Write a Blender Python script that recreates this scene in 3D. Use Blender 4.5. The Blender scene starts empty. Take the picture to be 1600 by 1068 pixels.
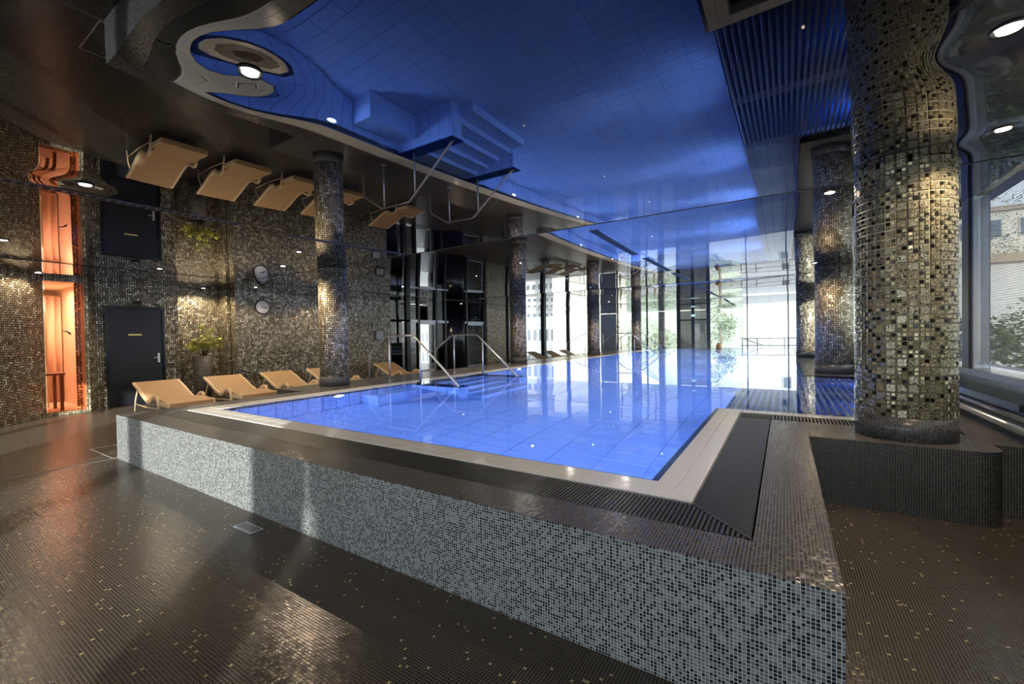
import bpy, bmesh, math, random
from mathutils import Vector, Matrix
R = math.radians
random.seed(7)
scene = bpy.context.scene
COL = scene.collection

# ------------------------------------------------------------------ camera, world, lights, exposure
cam_data = bpy.data.cameras.new('camera')
cam_data.sensor_width = 36.0
cam_data.lens = 668.14 * 36.0 / 1600.0
cam_data.clip_start = 0.05
cam_data.clip_end = 500
cam = bpy.data.objects.new('camera', cam_data)
COL.objects.link(cam)
scene.camera = cam
yaw, pit, rol = R(32.513), R(-0.822), R(-0.946)
F = Vector((-math.sin(yaw) * math.cos(pit), math.cos(yaw) * math.cos(pit), math.sin(pit)))
RT = Vector((math.cos(yaw), math.sin(yaw), 0))
UP = RT.cross(F)
r2 = math.cos(rol) * RT + math.sin(rol) * UP
u2 = -math.sin(rol) * RT + math.cos(rol) * UP
m = Matrix((r2, u2, -F)).transposed().to_4x4()
m.translation = Vector((0, 0, 1.45))
cam.matrix_world = m

world = bpy.data.worlds.new('world')
scene.world = world
world.use_nodes = True
wn = world.node_tree.nodes
bg = wn['Background']
bg.inputs[0].default_value = (0.86, 0.92, 1.0, 1)
bg.inputs[1].default_value = 2.25

scene.view_settings.view_transform = 'Standard'
scene.view_settings.look = 'None'
scene.view_settings.gamma = 1
scene.view_settings.use_curve_mapping = False
scene.view_settings.exposure = 0.6
scene.cycles.sample_clamp_indirect = 4.0
scene.cycles.blur_glossy = 0.3
scene.cycles.max_bounces = 14
scene.cycles.glossy_bounces = 8
scene.cycles.transparent_max_bounces = 16

def light_obj(name, data, loc, rot=(0, 0, 0), parent=None):
    o = bpy.data.objects.new(name, data)
    COL.objects.link(o)
    o.location = loc
    o.rotation_euler = rot
    if parent:
        o.parent = parent
    return o

def portal(name, loc, rot, sx, sy):
    d = bpy.data.lights.new(name, 'AREA')
    d.shape = 'RECTANGLE'
    d.size, d.size_y = sx, sy
    d.cycles.is_portal = True
    return light_obj(name, d, loc, rot)

portal('daylight_portal', (1.78, 11.0, 1.92), (R(90), 0, R(90)), 32.0, 1.8)
portal('daylight_portal', (-5.7, 27.5, 1.65), (R(-90), 0, 0), 14.0, 2.3)
portal('daylight_portal', (-12.75, 23.2, 1.65), (R(90), 0, R(-90)), 8.2, 2.3)
portal('daylight_portal', (-7.0, -3.15, 1.35), (R(90), 0, 0), 5.6, 2.5)

sun_d = bpy.data.lights.new('sun', 'SUN'); sun_d.energy = 6.5; sun_d.color = (1.0, 0.95, 0.86); sun_d.angle = R(0.7)
sun = light_obj('sun', sun_d, (20, -20, 12))
sun.rotation_euler = Vector((-0.7, 0.7, -0.235)).to_track_quat('-Z', 'Y').to_euler()
portal('daylight_portal', (-0.6, -3.15, 1.35), (R(90), 0, 0), 4.0, 2.5)

HP = 0.548      # pool rim height above the lower floor
H = 2.8         # ceiling profile height
WZ = HP - 0.006 # water level

# ------------------------------------------------------------------ helpers
class MB:
    def __init__(s):
        s.v, s.f, s.mi, s.uv, s.sm = [], [], [], [], []
    def face(s, pts, mi=0, uv=None, smooth=False):
        b = len(s.v)
        s.v += [tuple(p) for p in pts]
        s.f.append(tuple(range(b, b + len(pts))))
        s.mi.append(mi); s.uv.append(uv); s.sm.append(smooth)
    def box(s, x0, x1, y0, y1, z0, z1, mi=0, top=None):
        a = [(x0, y0, z0), (x1, y0, z0), (x1, y1, z0), (x0, y1, z0), (x0, y0, z1), (x1, y0, z1), (x1, y1, z1), (x0, y1, z1)]
        for q in ((0, 3, 2, 1), (4, 5, 6, 7), (0, 1, 5, 4), (1, 2, 6, 5), (2, 3, 7, 6), (3, 0, 4, 7)):
            s.face([a[i] for i in q], (top if (top is not None and q[0] == 4) else mi))
        return s
    def prism(s, poly, z0, z1, mi=0, top=None):
        ar = sum(poly[i][0] * poly[(i + 1) % len(poly)][1] - poly[(i + 1) % len(poly)][0] * poly[i][1] for i in range(len(poly)))
        if ar < 0: poly = poly[::-1]
        s.face([(x, y, z1) for x, y in poly], mi if top is None else top)
        s.face([(x, y, z0) for x, y in poly[::-1]], mi)
        d = 0
        for i in range(len(poly)):
            a, b = poly[i], poly[(i + 1) % len(poly)]
            l = math.hypot(b[0] - a[0], b[1] - a[1])
            s.face([(a[0], a[1], z0), (b[0], b[1], z0), (b[0], b[1], z1), (a[0], a[1], z1)], mi, [(d, z0), (d + l, z0), (d + l, z1), (d, z1)])
            d += l
        return s
    def wallstrip(s, poly, z0, z1, th, mi=0, d=0.0):
        """a wall following an open plan line, thickness th on the left of the walking direction"""
        n = len(poly)
        off = []
        for i in range(n):
            a = poly[max(i - 1, 0)]; b = poly[min(i + 1, n - 1)]
            dx, dy = b[0] - a[0], b[1] - a[1]
            l = math.hypot(dx, dy) or 1
            off.append((poly[i][0] - dy / l * th, poly[i][1] + dx / l * th))
        for i in range(n - 1):
            a, b, c, e = poly[i], poly[i + 1], off[i + 1], off[i]
            l = math.hypot(b[0] - a[0], b[1] - a[1])
            s.face([(*a, z0), (*b, z0), (*b, z1), (*a, z1)], mi, [(d, z0), (d + l, z0), (d + l, z1), (d, z1)])
            s.face([(*c, z0), (*e, z0), (*e, z1), (*c, z1)], mi)
            s.face([(*a, z1), (*b, z1), (*c, z1), (*e, z1)], mi)
            s.face([(*a, z0), (*e, z0), (*c, z0), (*b, z0)], mi)
            if i == 0: s.face([(*a, z0), (*a, z1), (*e, z1), (*e, z0)], mi)
            if i == n - 2: s.face([(*b, z0), (*c, z0), (*c, z1), (*b, z1)], mi)
            d += l
        return s
    def lathe(s, prof, n=32, c=(0, 0, 0), mi=0, smooth=True, capt=True, capb=True):
        rm = max(p[0] for p in prof)
        for i in range(n):
            a0, a1 = 2 * math.pi * i / n, 2 * math.pi * (i + 1) / n
            for (ra, za), (rb, zb) in zip(prof, prof[1:]):
                P = [(c[0] + ra * math.cos(a0), c[1] + ra * math.sin(a0), c[2] + za), (c[0] + ra * math.cos(a1), c[1] + ra * math.sin(a1), c[2] + za),
                     (c[0] + rb * math.cos(a1), c[1] + rb * math.sin(a1), c[2] + zb), (c[0] + rb * math.cos(a0), c[1] + rb * math.sin(a0), c[2] + zb)]
                U = [(a0 * rm, za), (a1 * rm, za), (a1 * rm, zb), (a0 * rm, zb)]
                if ra < 1e-6: P, U = P[1:], U[1:]
                elif rb < 1e-6: P, U = P[:3], U[:3]
                s.face(P, mi, U, smooth)
        if capt and prof[-1][0] > 1e-6:
            s.face([(c[0] + prof[-1][0] * math.cos(2 * math.pi * i / n), c[1] + prof[-1][0] * math.sin(2 * math.pi * i / n), c[2] + prof[-1][1]) for i in range(n)], mi)
        if capb and prof[0][0] > 1e-6:
            s.face([(c[0] + prof[0][0] * math.cos(-2 * math.pi * i / n), c[1] + prof[0][0] * math.sin(-2 * math.pi * i / n), c[2] + prof[0][1]) for i in range(n)], mi)
        return s
    def tube(s, path, r, n=8, mi=0):
        path = [Vector(p) for p in path]
        rings = []
        prev = None
        for i, p in enumerate(path):
            t = ((path[min(i + 1, len(path) - 1)] - p).normalized() + (p - path[max(i - 1, 0)]).normalized()).normalized()
            ref = prev or (Vector((0, 0, 1)) if abs(t.z) < .9 else Vector((1, 0, 0)))
            a = (ref - t * ref.dot(t)).normalized()
            b = t.cross(a)
            prev = a
            rr = r[i] if isinstance(r, (list, tuple)) else r
            rings.append([p + a * (rr * math.cos(2 * math.pi * k / n)) + b * (rr * math.sin(2 * math.pi * k / n)) for k in range(n)])
        for A, B in zip(rings, rings[1:]):
            for k in range(n):
                s.face([A[k], A[(k + 1) % n], B[(k + 1) % n], B[k]], mi, None, True)
        s.face(rings[0][::-1], mi); s.face(rings[-1], mi)
        return s
    def build(s, name, mats, parent=None, weld=True, recalc=True, loc=None):
        me = bpy.data.meshes.new(name)
        me.from_pydata(s.v, [], s.f)
        if not isinstance(mats, (list, tuple)): mats = [mats]
        for mt in mats: me.materials.append(mt)
        uvl = me.uv_layers.new(name='UVMap')
        for p, mi, uv, smo in zip(me.polygons, s.mi, s.uv, s.sm):
            p.material_index = mi
            p.use_smooth = smo
            n = p.normal
            for k, li in enumerate(p.loop_indices):
                if uv: uvl.data[li].uv = uv[k]
                else:
                    c = me.vertices[me.loops[li].vertex_index].co
                    ax = max(range(3), key=lambda i: abs(n[i]))
                    uvl.data[li].uv = (c.x, c.y) if ax == 2 else ((c.y, c.z) if ax == 0 else (c.x, c.z))
        if weld or recalc:
            bm = bmesh.new(); bm.from_mesh(me)
            if weld: bmesh.ops.remove_doubles(bm, verts=bm.verts, dist=1e-5)
            if recalc: bmesh.ops.recalc_face_normals(bm, faces=bm.faces)
            bm.to_mesh(me); bm.free()
        return place(name, me, parent, loc)

def place(name, me, parent=None, loc=None, rot=None):
    o = bpy.data.objects.new(name, me)
    COL.objects.link(o)
    if parent: o.parent = parent
    if loc is not None: o.location = loc
    if rot is not None: o.rotation_euler = rot
    return o

def tag(o, label=None, cat=None, group=None, kind=None):
    if label: o['label'] = label
    if cat: o['category'] = cat
    if group: o['group'] = group
    if kind: o['kind'] = kind
    return o

def empty(name, loc=(0, 0, 0), rz=0):
    o = bpy.data.objects.new(name, None)
    COL.objects.link(o)
    o.location = loc
    o.rotation_euler = (0, 0, rz)
    return o

def copy_tree(o, parent=None):
    c = o.copy()
    COL.objects.link(c)
    c.parent = parent
    for ch in list(o.children):
        copy_tree(ch, c)
    return c

# ------------------------------------------------------------------ materials
class N:
    """small node-building helper"""
    def __init__(s, name):
        s.m = bpy.data.materials.new(name)
        s.m.use_nodes = True
        s.t = s.m.node_tree
        s.bsdf = s.t.nodes['Principled BSDF']
        s.out = s.t.nodes['Material Output']
    def n(s, typ, **kw):
        nd = s.t.nodes.new(typ)
        for k, v in kw.items(): setattr(nd, k, v)
        return nd
    def l(s, a, b): s.t.links.new(a, b)
    def math(s, op, a, b=None, c=None):
        nd = s.n('ShaderNodeMath', operation=op)
        for i, v in enumerate((a, b, c)):
            if v is None: continue
            if isinstance(v, (int, float)): nd.inputs[i].default_value = v
            else: s.l(v, nd.inputs[i])
        return nd.outputs[0]
    def vmath(s, op, a, b=None, scale=None):
        nd = s.n('ShaderNodeVectorMath', operation=op)
        for i, v in enumerate((a, b)):
            if v is None: continue
            if isinstance(v, (tuple, list)): nd.inputs[i].default_value = v
            else: s.l(v, nd.inputs[i])
        if scale is not None: nd.inputs['Scale'].default_value = scale
        return nd.outputs[1] if op in ('LENGTH', 'DOT_PRODUCT') else nd.outputs[0]
    def mix(s, f, a, b):
        nd = s.n('ShaderNodeMix', data_type='RGBA')
        for k, v in ((0, f), (6, a), (7, b)):
            if isinstance(v, (int, float)): nd.inputs[k].default_value = v
            elif isinstance(v, tuple): nd.inputs[k].default_value = (*v[:3], 1)
            else: s.l(v, nd.inputs[k])
        return nd.outputs[2]
    def ramp(s, f, stops, const=False):
        nd = s.n('ShaderNodeValToRGB')
        cr = nd.color_ramp
        if const: cr.interpolation = 'CONSTANT'
        while len(cr.elements) < len(stops): cr.elements.new(0.5)
        for e, (p, c) in zip(cr.elements, stops):
            e.position = p; e.color = (*c, 1)
        s.l(f, nd.inputs[0])
        return nd.outputs[0]
    def set(s, **kw):
        for k, v in kw.items():
            i = s.bsdf.inputs[k.replace('_', ' ')]
            if hasattr(v, 'is_linked') or hasattr(v, 'links'): s.l(v, i)
            else: i.default_value = (*v, 1) if isinstance(v, tuple) and len(v) == 3 and i.type == 'RGBA' else v
        return s
    def jitter(s, rnd_col, amount, mask=None):
        """tilts the normal of each tile a little, as hand-set tiles are"""
        g = s.n('ShaderNodeNewGeometry')
        v = s.vmath('SUBTRACT', rnd_col, (0.5, 0.5, 0.5))
        sc = s.n('ShaderNodeVectorMath', operation='SCALE')
        s.l(v, sc.inputs[0]); sc.inputs['Scale'].default_value = amount
        nn = s.vmath('NORMALIZE', s.vmath('ADD', g.outputs['Normal'], sc.outputs[0]))
        s.l(nn, s.bsdf.inputs['Normal'])

def plain(name, col, rough=0.5, metal=0.0, noise=0.0, nscale=20.0, **kw):
    n = N(name)
    n.set(Roughness=rough, Metallic=metal, **kw)
    if noise:
        tx = n.n('ShaderNodeTexNoise'); tx.inputs['Scale'].default_value = nscale; tx.inputs['Detail'].default_value = 4
        tc = n.n('ShaderNodeTexCoord'); n.l(tc.outputs['Object'], tx.inputs['Vector'])
        a = tuple(c * (1 - noise) for c in col); b = tuple(min(1, c * (1 + noise)) for c in col)
        n.l(n.mix(tx.outputs['Fac'], a, b), n.bsdf.inputs['Base Color'])
    else:
        n.set(Base_Color=col)
    return n.m

def mosaic(name, pitch, grout_w, grout_c, stops, rough=0.25, jit=0.08, metal=0.0, blotch=0.0, spec=0.5):
    n = N(name)
    uv = n.n('ShaderNodeUVMap')
    sc = n.vmath('SCALE', uv.outputs[0], scale=1.0 / pitch)
    cell = n.vmath('FLOOR', sc)
    fr = n.vmath('FRACTION', sc)
    wn_ = n.n('ShaderNodeTexWhiteNoise', noise_dimensions='3D')
    n.l(cell, wn_.inputs['Vector'])
    sep = n.n('ShaderNodeSeparateXYZ'); n.l(fr, sep.inputs[0])
    dx = n.math('ABSOLUTE', n.math('SUBTRACT', sep.outputs[0], 0.5))
    dy = n.math('ABSOLUTE', n.math('SUBTRACT', sep.outputs[1], 0.5))
    g = n.math('GREATER_THAN', n.math('MAXIMUM', dx, dy), 0.5 - grout_w / 2)
    col = n.ramp(wn_.outputs['Value'], stops, True)
    if blotch:
        tx = n.n('ShaderNodeTexNoise'); tx.inputs['Scale'].default_value = 1.3; n.l(uv.outputs[0], tx.inputs['Vector'])
        k = n.n('ShaderNodeMix', data_type='RGBA', blend_type='MULTIPLY')
        k.inputs[0].default_value = 1
        n.l(col, k.inputs[6])
        n.l(n.ramp(tx.outputs['Fac'], [(0.3, (1 - blotch,) * 3), (0.7, (1.0,) * 3)]), k.inputs[7])
        col = k.outputs[2]
    n.l(n.mix(g, col, grout_c), n.bsdf.inputs['Base Color'])
    n.l(n.math('MULTIPLY_ADD', g, 0.8 - rough, rough), n.bsdf.inputs['Roughness'])
    if metal: n.l(n.math('MULTIPLY', n.math('SUBTRACT', 1.0, g), metal), n.bsdf.inputs['Metallic'])
    n.set(Specular_IOR_Level=spec)
    n.jitter(wn_.outputs['Color'], jit)
    return n.m

def herringbone(name, short, stops, grout_c, rough=0.3, jit=0.25, metal=0.85, gw=0.12):
    n = N(name)
    uv = n.n('ShaderNodeUVMap')
    sc = n.vmath('SCALE', uv.outputs[0], scale=1.0 / short)
    sp = n.n('ShaderNodeSeparateXYZ'); n.l(sc, sp.inputs[0])
    x, y = sp.outputs[0], sp.outputs[1]
    i, j = n.math('FLOOR', x), n.math('FLOOR', y)
    u, v = n.math('SUBTRACT', x, i), n.math('SUBTRACT', y, j)
    t = n.math('FLOORED_MODULO', n.math('ADD', n.math('SUBTRACT', i, j), 0.001), 4.0)
    t = n.math('FLOOR', t)
    e = lambda k: n.math('COMPARE', t, float(k), 0.25)
    hz = n.math('LESS_THAN', t, 1.5)
    vt = n.math('SUBTRACT', 1.0, hz)
    ii = n.math('SUBTRACT', i, e(1)); jj = n.math('SUBTRACT', j, e(2))
    cb = n.n('ShaderNodeCombineXYZ'); n.l(ii, cb.inputs[0]); n.l(jj, cb.inputs[1]); n.l(hz, cb.inputs[2])
    wn_ = n.n('ShaderNodeTexWhiteNoise', noise_dimensions='3D'); n.l(cb.outputs[0], wn_.inputs['Vector'])
    iu, iv = n.math('SUBTRACT', 1.0, u), n.math('SUBTRACT', 1.0, v)
    pick = lambda f, a, b: n.math('ADD', n.math('MULTIPLY', f, a), n.math('MULTIPLY', n.math('SUBTRACT', 1.0, f), b))
    dh = n.math('MINIMUM', pick(e(0), u, iu), n.math('MINIMUM', v, iv))
    dv = n.math('MINIMUM', pick(e(2), iv, v), n.math('MINIMUM', u, iu))
    d = pick(hz, dh, dv)
    g = n.math('LESS_THAN', d, gw)
    col = n.ramp(wn_.outputs['Value'], stops, True)
    n.l(n.mix(g, col, grout_c), n.bsdf.inputs['Base Color'])
    n.l(n.math('MULTIPLY', n.math('SUBTRACT', 1.0, g), metal), n.bsdf.inputs['Metallic'])
    n.l(n.math('MULTIPLY_ADD', g, 0.4, rough), n.bsdf.inputs['Roughness'])
    n.jitter(wn_.outputs['Color'], jit)
    return n.m

def tiles_mat(name, col, joint, w, hgt, rough=0.15, gw=0.02):
    n = N(name)
    uv = n.n('ShaderNodeUVMap')
    br = n.n('ShaderNodeTexBrick', offset=0.0)
    n.l(uv.outputs[0], br.inputs['Vector'])
    br.inputs['Color1'].default_value = (*col, 1); br.inputs['Color2'].default_value = (*[c * .94 for c in col], 1)
    br.inputs['Mortar'].default_value = (*joint, 1)
    br.inputs['Scale'].default_value = 1.0
    br.inputs['Mortar Size'].default_value = gw * w
    br.inputs['Brick Width'].default_value = w; br.inputs['Row Height'].default_value = hgt
    n.l(br.outputs['Color'], n.bsdf.inputs['Base Color'])
    n.set(Roughness=rough)
    return n.m

def glass_mat(name, tint=(1, 1, 1), refl=0.1, ior=1.45):
    """thin pane: lets light through with a tint and mirrors by Fresnel"""
    n = N(name)
    n.t.nodes.remove(n.bsdf)
    tr = n.n('ShaderNodeBsdfTransparent'); tr.inputs[0].default_value = (*tint, 1)
    gl = n.n('ShaderNodeBsdfGlossy'); gl.inputs['Roughness'].default_value = 0.0
    lw = n.n('ShaderNodeLayerWeight'); lw.inputs['Blend'].default_value = 0.5
    f0 = ((ior - 1) / (ior + 1)) ** 2
    fr = n.math('MULTIPLY_ADD', n.math('POWER', lw.outputs['Facing'], 5.0), 1 - f0, f0)
    mx = n.n('ShaderNodeMixShader')
    n.l(fr, mx.inputs[0]); n.l(tr.outputs[0], mx.inputs[1]); n.l(gl.outputs[0], mx.inputs[2])
    n.l(mx.outputs[0], n.out.inputs[0])
    return n.m

def emit_mat(name, col, strength):
    n = N(name)
    n.set(Base_Color=(0.8, 0.8, 0.8), Emission_Color=col, Emission_Strength=strength)
    return n.m

M = {}
# mosaics
M['floor'] = mosaic('brown_floor_mosaic', 0.0145, 0.19, (0.15, 0.13, 0.11),
    [(0, (0.008, 0.0065, 0.005)), (0.3, (0.014, 0.011, 0.009)), (0.62, (0.024, 0.019, 0.015)), (0.987, (0.55, 0.46, 0.22))], rough=0.24, jit=0.09, blotch=0.25)
M['front'] = mosaic('grey_black_mosaic', 0.0145, 0.17, (0.5, 0.51, 0.51),
    [(0, (0.012, 0.013, 0.015)), (0.40, (0.12, 0.125, 0.13)), (0.66, (0.17, 0.175, 0.18)), (0.88, (0.23, 0.235, 0.24))], rough=0.22, jit=0.05)
M['border'] = mosaic('dark_rim_mosaic', 0.0145, 0.17, (0.22, 0.21, 0.2),
    [(0, (0.02, 0.019, 0.018)), (0.4, (0.045, 0.042, 0.04)), (0.72, (0.07, 0.064, 0.058)), (0.93, (0.03, 0.03, 0.14))], rough=0.2, jit=0.1)  # last stop: blue glints put into the colour of random tiles
M['bench'] = mosaic('black_bench_mosaic', 0.0155, 0.15, (0.16, 0.155, 0.15),
    [(0, (0.008, 0.008, 0.008)), (0.5, (0.018, 0.018, 0.018)), (0.8, (0.035, 0.034, 0.032))], rough=0.25, jit=0.06)
GOLD = [(0, (0.22, 0.19, 0.13)), (0.3, (0.34, 0.3, 0.21)), (0.6, (0.5, 0.45, 0.33)), (0.88, (0.75, 0.69, 0.54))]
M['herring'] = herringbone('bronze_herringbone_mosaic', 0.042, GOLD, (0.008, 0.007, 0.006), rough=0.36, jit=0.3, gw=0.17, metal=0.55)
M['columnh'] = herringbone('silver_gold_column_mosaic', 0.04, [(0, (0.26, 0.22, 0.14)), (0.3, (0.42, 0.36, 0.24)), (0.65, (0.6, 0.53, 0.38)), (0.9, (0.85, 0.79, 0.62))], (0.03, 0.027, 0.02), rough=0.32, jit=0.3, gw=0.14, metal=0.25)
M['plinth'] = mosaic('column_plinth_mosaic', 0.0145, 0.16, (0.2, 0.2, 0.2), [(0, (0.015, 0.015, 0.017)), (0.5, (0.04, 0.04, 0.045)), (0.8, (0.07, 0.07, 0.075))], rough=0.25, jit=0.06)
M['tan'] = herringbone('pale_bronze_mosaic', 0.045, [(0, (0.3, 0.25, 0.17)), (0.4, (0.5, 0.43, 0.3)), (0.8, (0.7, 0.62, 0.45))], (0.1, 0.08, 0.06), rough=0.45, jit=0.2, metal=0.5)
# large tiles
M['coping'] = plain('white_coping_tile', (0.84, 0.84, 0.84), 0.12, noise=0.03, nscale=6)
M['coping_joint'] = plain('grey_joint', (0.25, 0.25, 0.25), 0.8, noise=0.1)
M['pooltile'] = plain('pale_blue_pool_tile', (0.62, 0.76, 0.98), 0.25, noise=0.04, nscale=4)
M['pooljoint'] = plain('dark_blue_pool_joint', (0.32, 0.44, 0.76), 0.7, noise=0.1)
M['poolback'] = plain('blue_wall_joint', (0.12, 0.2, 0.48), 0.7, noise=0.1)
M['poolwall'] = tiles_mat('pool_wall_tile', (0.62, 0.76, 0.98), (0.1, 0.17, 0.42), 0.25, 0.735)
M['dkblue'] = plain('dark_blue_edge_tile', (0.015, 0.06, 0.22), 0.15, noise=0.1, nscale=9)
# metals, plastics
M['steel'] = plain('brushed_steel', (0.86, 0.86, 0.87), 0.3, 0.85, noise=0.04, nscale=60)
M['grate'] = plain('dark_grey_grate_plastic', (0.05, 0.05, 0.048), 0.35, noise=0.15, nscale=30)
M['channel'] = plain('black_channel', (0.004, 0.004, 0.004), 0.7, noise=0.2)
M['frame'] = plain('anthracite_frame', (0.02, 0.021, 0.024), 0.35, noise=0.1)
M['alu'] = plain('pale_aluminium', (0.5, 0.54, 0.58), 0.35, 0.6, noise=0.05)
M['sillm'] = plain('dark_stone_sill', (0.1, 0.1, 0.1), 0.25, noise=0.15)
M['joint2'] = plain('dull_floor_joint', (0.13, 0.12, 0.11), 0.7, noise=0.2)
M['slotp'] = plain('slate_slot_profile', (0.09, 0.095, 0.13), 0.4, 0.3, noise=0.1)
M['black'] = plain('black_lacquer', (0.012, 0.012, 0.014), 0.18, noise=0.1)
M['doorleaf'] = plain('dark_blue_black_door', (0.014, 0.015, 0.022), 0.3, noise=0.1, nscale=3)
M['dkwall'] = plain('dark_wall_paint', (0.03, 0.027, 0.024), 0.5, noise=0.2, nscale=4)
M['white'] = plain('white_paint', (0.8, 0.8, 0.79), 0.5, noise=0.03)
M['blind'] = plain('pale_grey_blind', (0.52, 0.55, 0.58), 0.7, noise=0.05, nscale=3)
M['glass'] = glass_mat('clear_glass', (0.9, 0.93, 0.93))
M['smoke'] = glass_mat('smoked_glass', (0.22, 0.22, 0.22), ior=1.7)
M['frost'] = glass_mat('grey_tinted_glass', (0.3, 0.31, 0.34), ior=1.6)
M['orange'] = glass_mat('orange_glass', (1.0, 0.7, 0.56), ior=1.4)
M['paleroom'] = plain('pale_room_plaster', (0.82, 0.74, 0.64), 0.7, noise=0.05, nscale=3)
M['cream'] = plain('cream_panel', (0.95, 0.88, 0.66), 0.4, noise=0.03)
M['curtain'] = plain('light_curtain_cloth', (0.85, 0.7, 0.6), 0.9, noise=0.06)
M['tabletop'] = plain('brown_table_wood', (0.2, 0.13, 0.08), 0.4, noise=0.2)
# water: clear, calm
n = N('pool_water'); n.t.nodes.remove(n.bsdf)
g = n.n('ShaderNodeBsdfGlass'); g.inputs['IOR'].default_value = 1.333; g.inputs['Roughness'].default_value = 0.0
g.inputs['Color'].default_value = (0.94, 0.97, 1.0, 1)
n.l(g.outputs[0], n.out.inputs[0]); M['water'] = n.m
# black high-gloss stretch ceiling
n = N('black_gloss_stretch_ceiling'); n.t.nodes.remove(n.bsdf)
lw = n.n('ShaderNodeLayerWeight'); lw.inputs['Blend'].default_value = 0.5
fr = n.math('MULTIPLY_ADD', n.math('POWER', lw.outputs['Facing'], 3.8), 0.95, 0.028)
df = n.n('ShaderNodeBsdfDiffuse'); df.inputs[0].default_value = (.004, .004, .005, 1)
gl = n.n('ShaderNodeBsdfGlossy'); gl.inputs['Roughness'].default_value = 0.0; gl.inputs['Color'].default_value = (.95, .96, 1, 1)
mx = n.n('ShaderNodeMixShader'); n.l(fr, mx.inputs[0]); n.l(df.outputs[0], mx.inputs[1]); n.l(gl.outputs[0], mx.inputs[2]); n.l(mx.outputs[0], n.out.inputs[0])
M['ceil'] = n.m
# wicker
n = N('tan_wicker_weave')
tc = n.n('ShaderNodeTexCoord')
wv = n.n('ShaderNodeTexWave', bands_direction='X'); wv.inputs['Scale'].default_value = 22; n.l(tc.outputs['Object'], wv.inputs['Vector'])
wv2 = n.n('ShaderNodeTexWave', bands_direction='Y'); wv2.inputs['Scale'].default_value = 22; n.l(tc.outputs['Object'], wv2.inputs['Vector'])
k = n.math('MULTIPLY', wv.outputs['Fac'], wv2.outputs['Fac'])
n.l(n.mix(k, (0.42, 0.26, 0.13), (0.66, 0.45, 0.25)), n.bsdf.inputs['Base Color']); n.set(Roughness=0.6)
bp = n.n('ShaderNodeBump'); bp.inputs['Strength'].default_value = 0.4; bp.inputs['Distance'].default_value = 0.004
n.l(k, bp.inputs['Height']); n.l(bp.outputs[0], n.bsdf.inputs['Normal']); M['wicker'] = n.m
M['rail_cream'] = plain('cream_lounger_rail', (0.72, 0.56, 0.36), 0.5, noise=0.12, nscale=30)
# streaked glass tile of the big column
def streak(name, a, b, metal):
    n = N(name)
    gm = n.n('ShaderNodeNewGeometry')
    tx = n.n('ShaderNodeTexNoise'); tx.inputs['Scale'].default_value = 20; tx.inputs['Detail'].default_value = 0.0; tx.inputs['Distortion'].default_value = 0.7
    n.l(gm.outputs['Position'], tx.inputs['Vector'])
    w = n.math('SINE', n.math('MULTIPLY', tx.outputs['Fac'], 52.0))
    f = n.math('GREATER_THAN', w, -0.1)
    n.l(n.mix(f, a, b), n.bsdf.inputs['Base Color'])
    n.set(Metallic=metal, Roughness=0.2)
    return n.m
M['streak'] = streak('streaked_gold_glass_tile', (0.05, 0.042, 0.026), (0.42, 0.38, 0.26), 0.5)
M['goldtile'] = plain('plain_gold_glass_tile', (0.36, 0.32, 0.2), 0.2, 0.6, noise=0.25, nscale=25)
M['darktile'] = plain('black_glass_tile', (0.015, 0.013, 0.01), 0.12, 0.2, noise=0.2)
M['colgrout'] = plain('pale_olive_grout', (0.3, 0.29, 0.22), 0.8, noise=0.1)
# plants, outside
M['leaf'] = plain('yellow_green_leaf', (0.46, 0.47, 0.1), 0.4, noise=0.4, nscale=6)
M['stem'] = plain('brown_stem', (0.12, 0.08, 0.04), 0.7, noise=0.2)
M['soil'] = plain('dark_soil', (0.02, 0.015, 0.01), 0.9, noise=0.4)
n = N('ribbed_dark_planter'); tc = n.n('ShaderNodeTexCoord'); wv = n.n('ShaderNodeTexNoise'); wv.inputs['Scale'].default_value = 6
mp = n.n('ShaderNodeMapping'); mp.inputs['Scale'].default_value = (1, 1, 9); n.l(tc.outputs['Object'], mp.inputs[0]); n.l(mp.outputs[0], wv.inputs['Vector'])
n.l(n.ramp(wv.outputs['Fac'], [(0.35, (0.03, 0.026, 0.022)), (0.65, (0.16, 0.145, 0.125))]), n.bsdf.inputs['Base Color']); n.set(Roughness=0.45); M['pot'] = n.m
M['fac'] = plain('white_facade', (0.66, 0.65, 0.63), 0.8, noise=0.04, nscale=0.4)
M['fac2'] = plain('cream_facade', (0.72, 0.68, 0.58), 0.8, noise=0.05, nscale=0.4)
M['facw'] = plain('facade_window_glass', (0.16, 0.19, 0.22), 0.15, noise=0.1)
M['cornice'] = plain('tan_cornice_stone', (0.42, 0.35, 0.25), 0.8, noise=0.1)
M['rooft'] = plain('brown_roof_tiles', (0.3, 0.2, 0.15), 0.8, noise=0.2)
M['treeleaf'] = plain('garden_foliage', (0.12, 0.17, 0.07), 0.6, noise=0.5, nscale=1.2)
M['bark'] = plain('tree_bark', (0.14, 0.1, 0.07), 0.9, noise=0.3)
M['ground'] = plain('pale_gravel_ground', (0.42, 0.4, 0.36), 0.9, noise=0.15, nscale=2)
M['hill'] = plain('wooded_hillside', (0.42, 0.44, 0.34), 0.9, noise=0.3, nscale=0.25)  # distance haze is put into this pale colour
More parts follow.
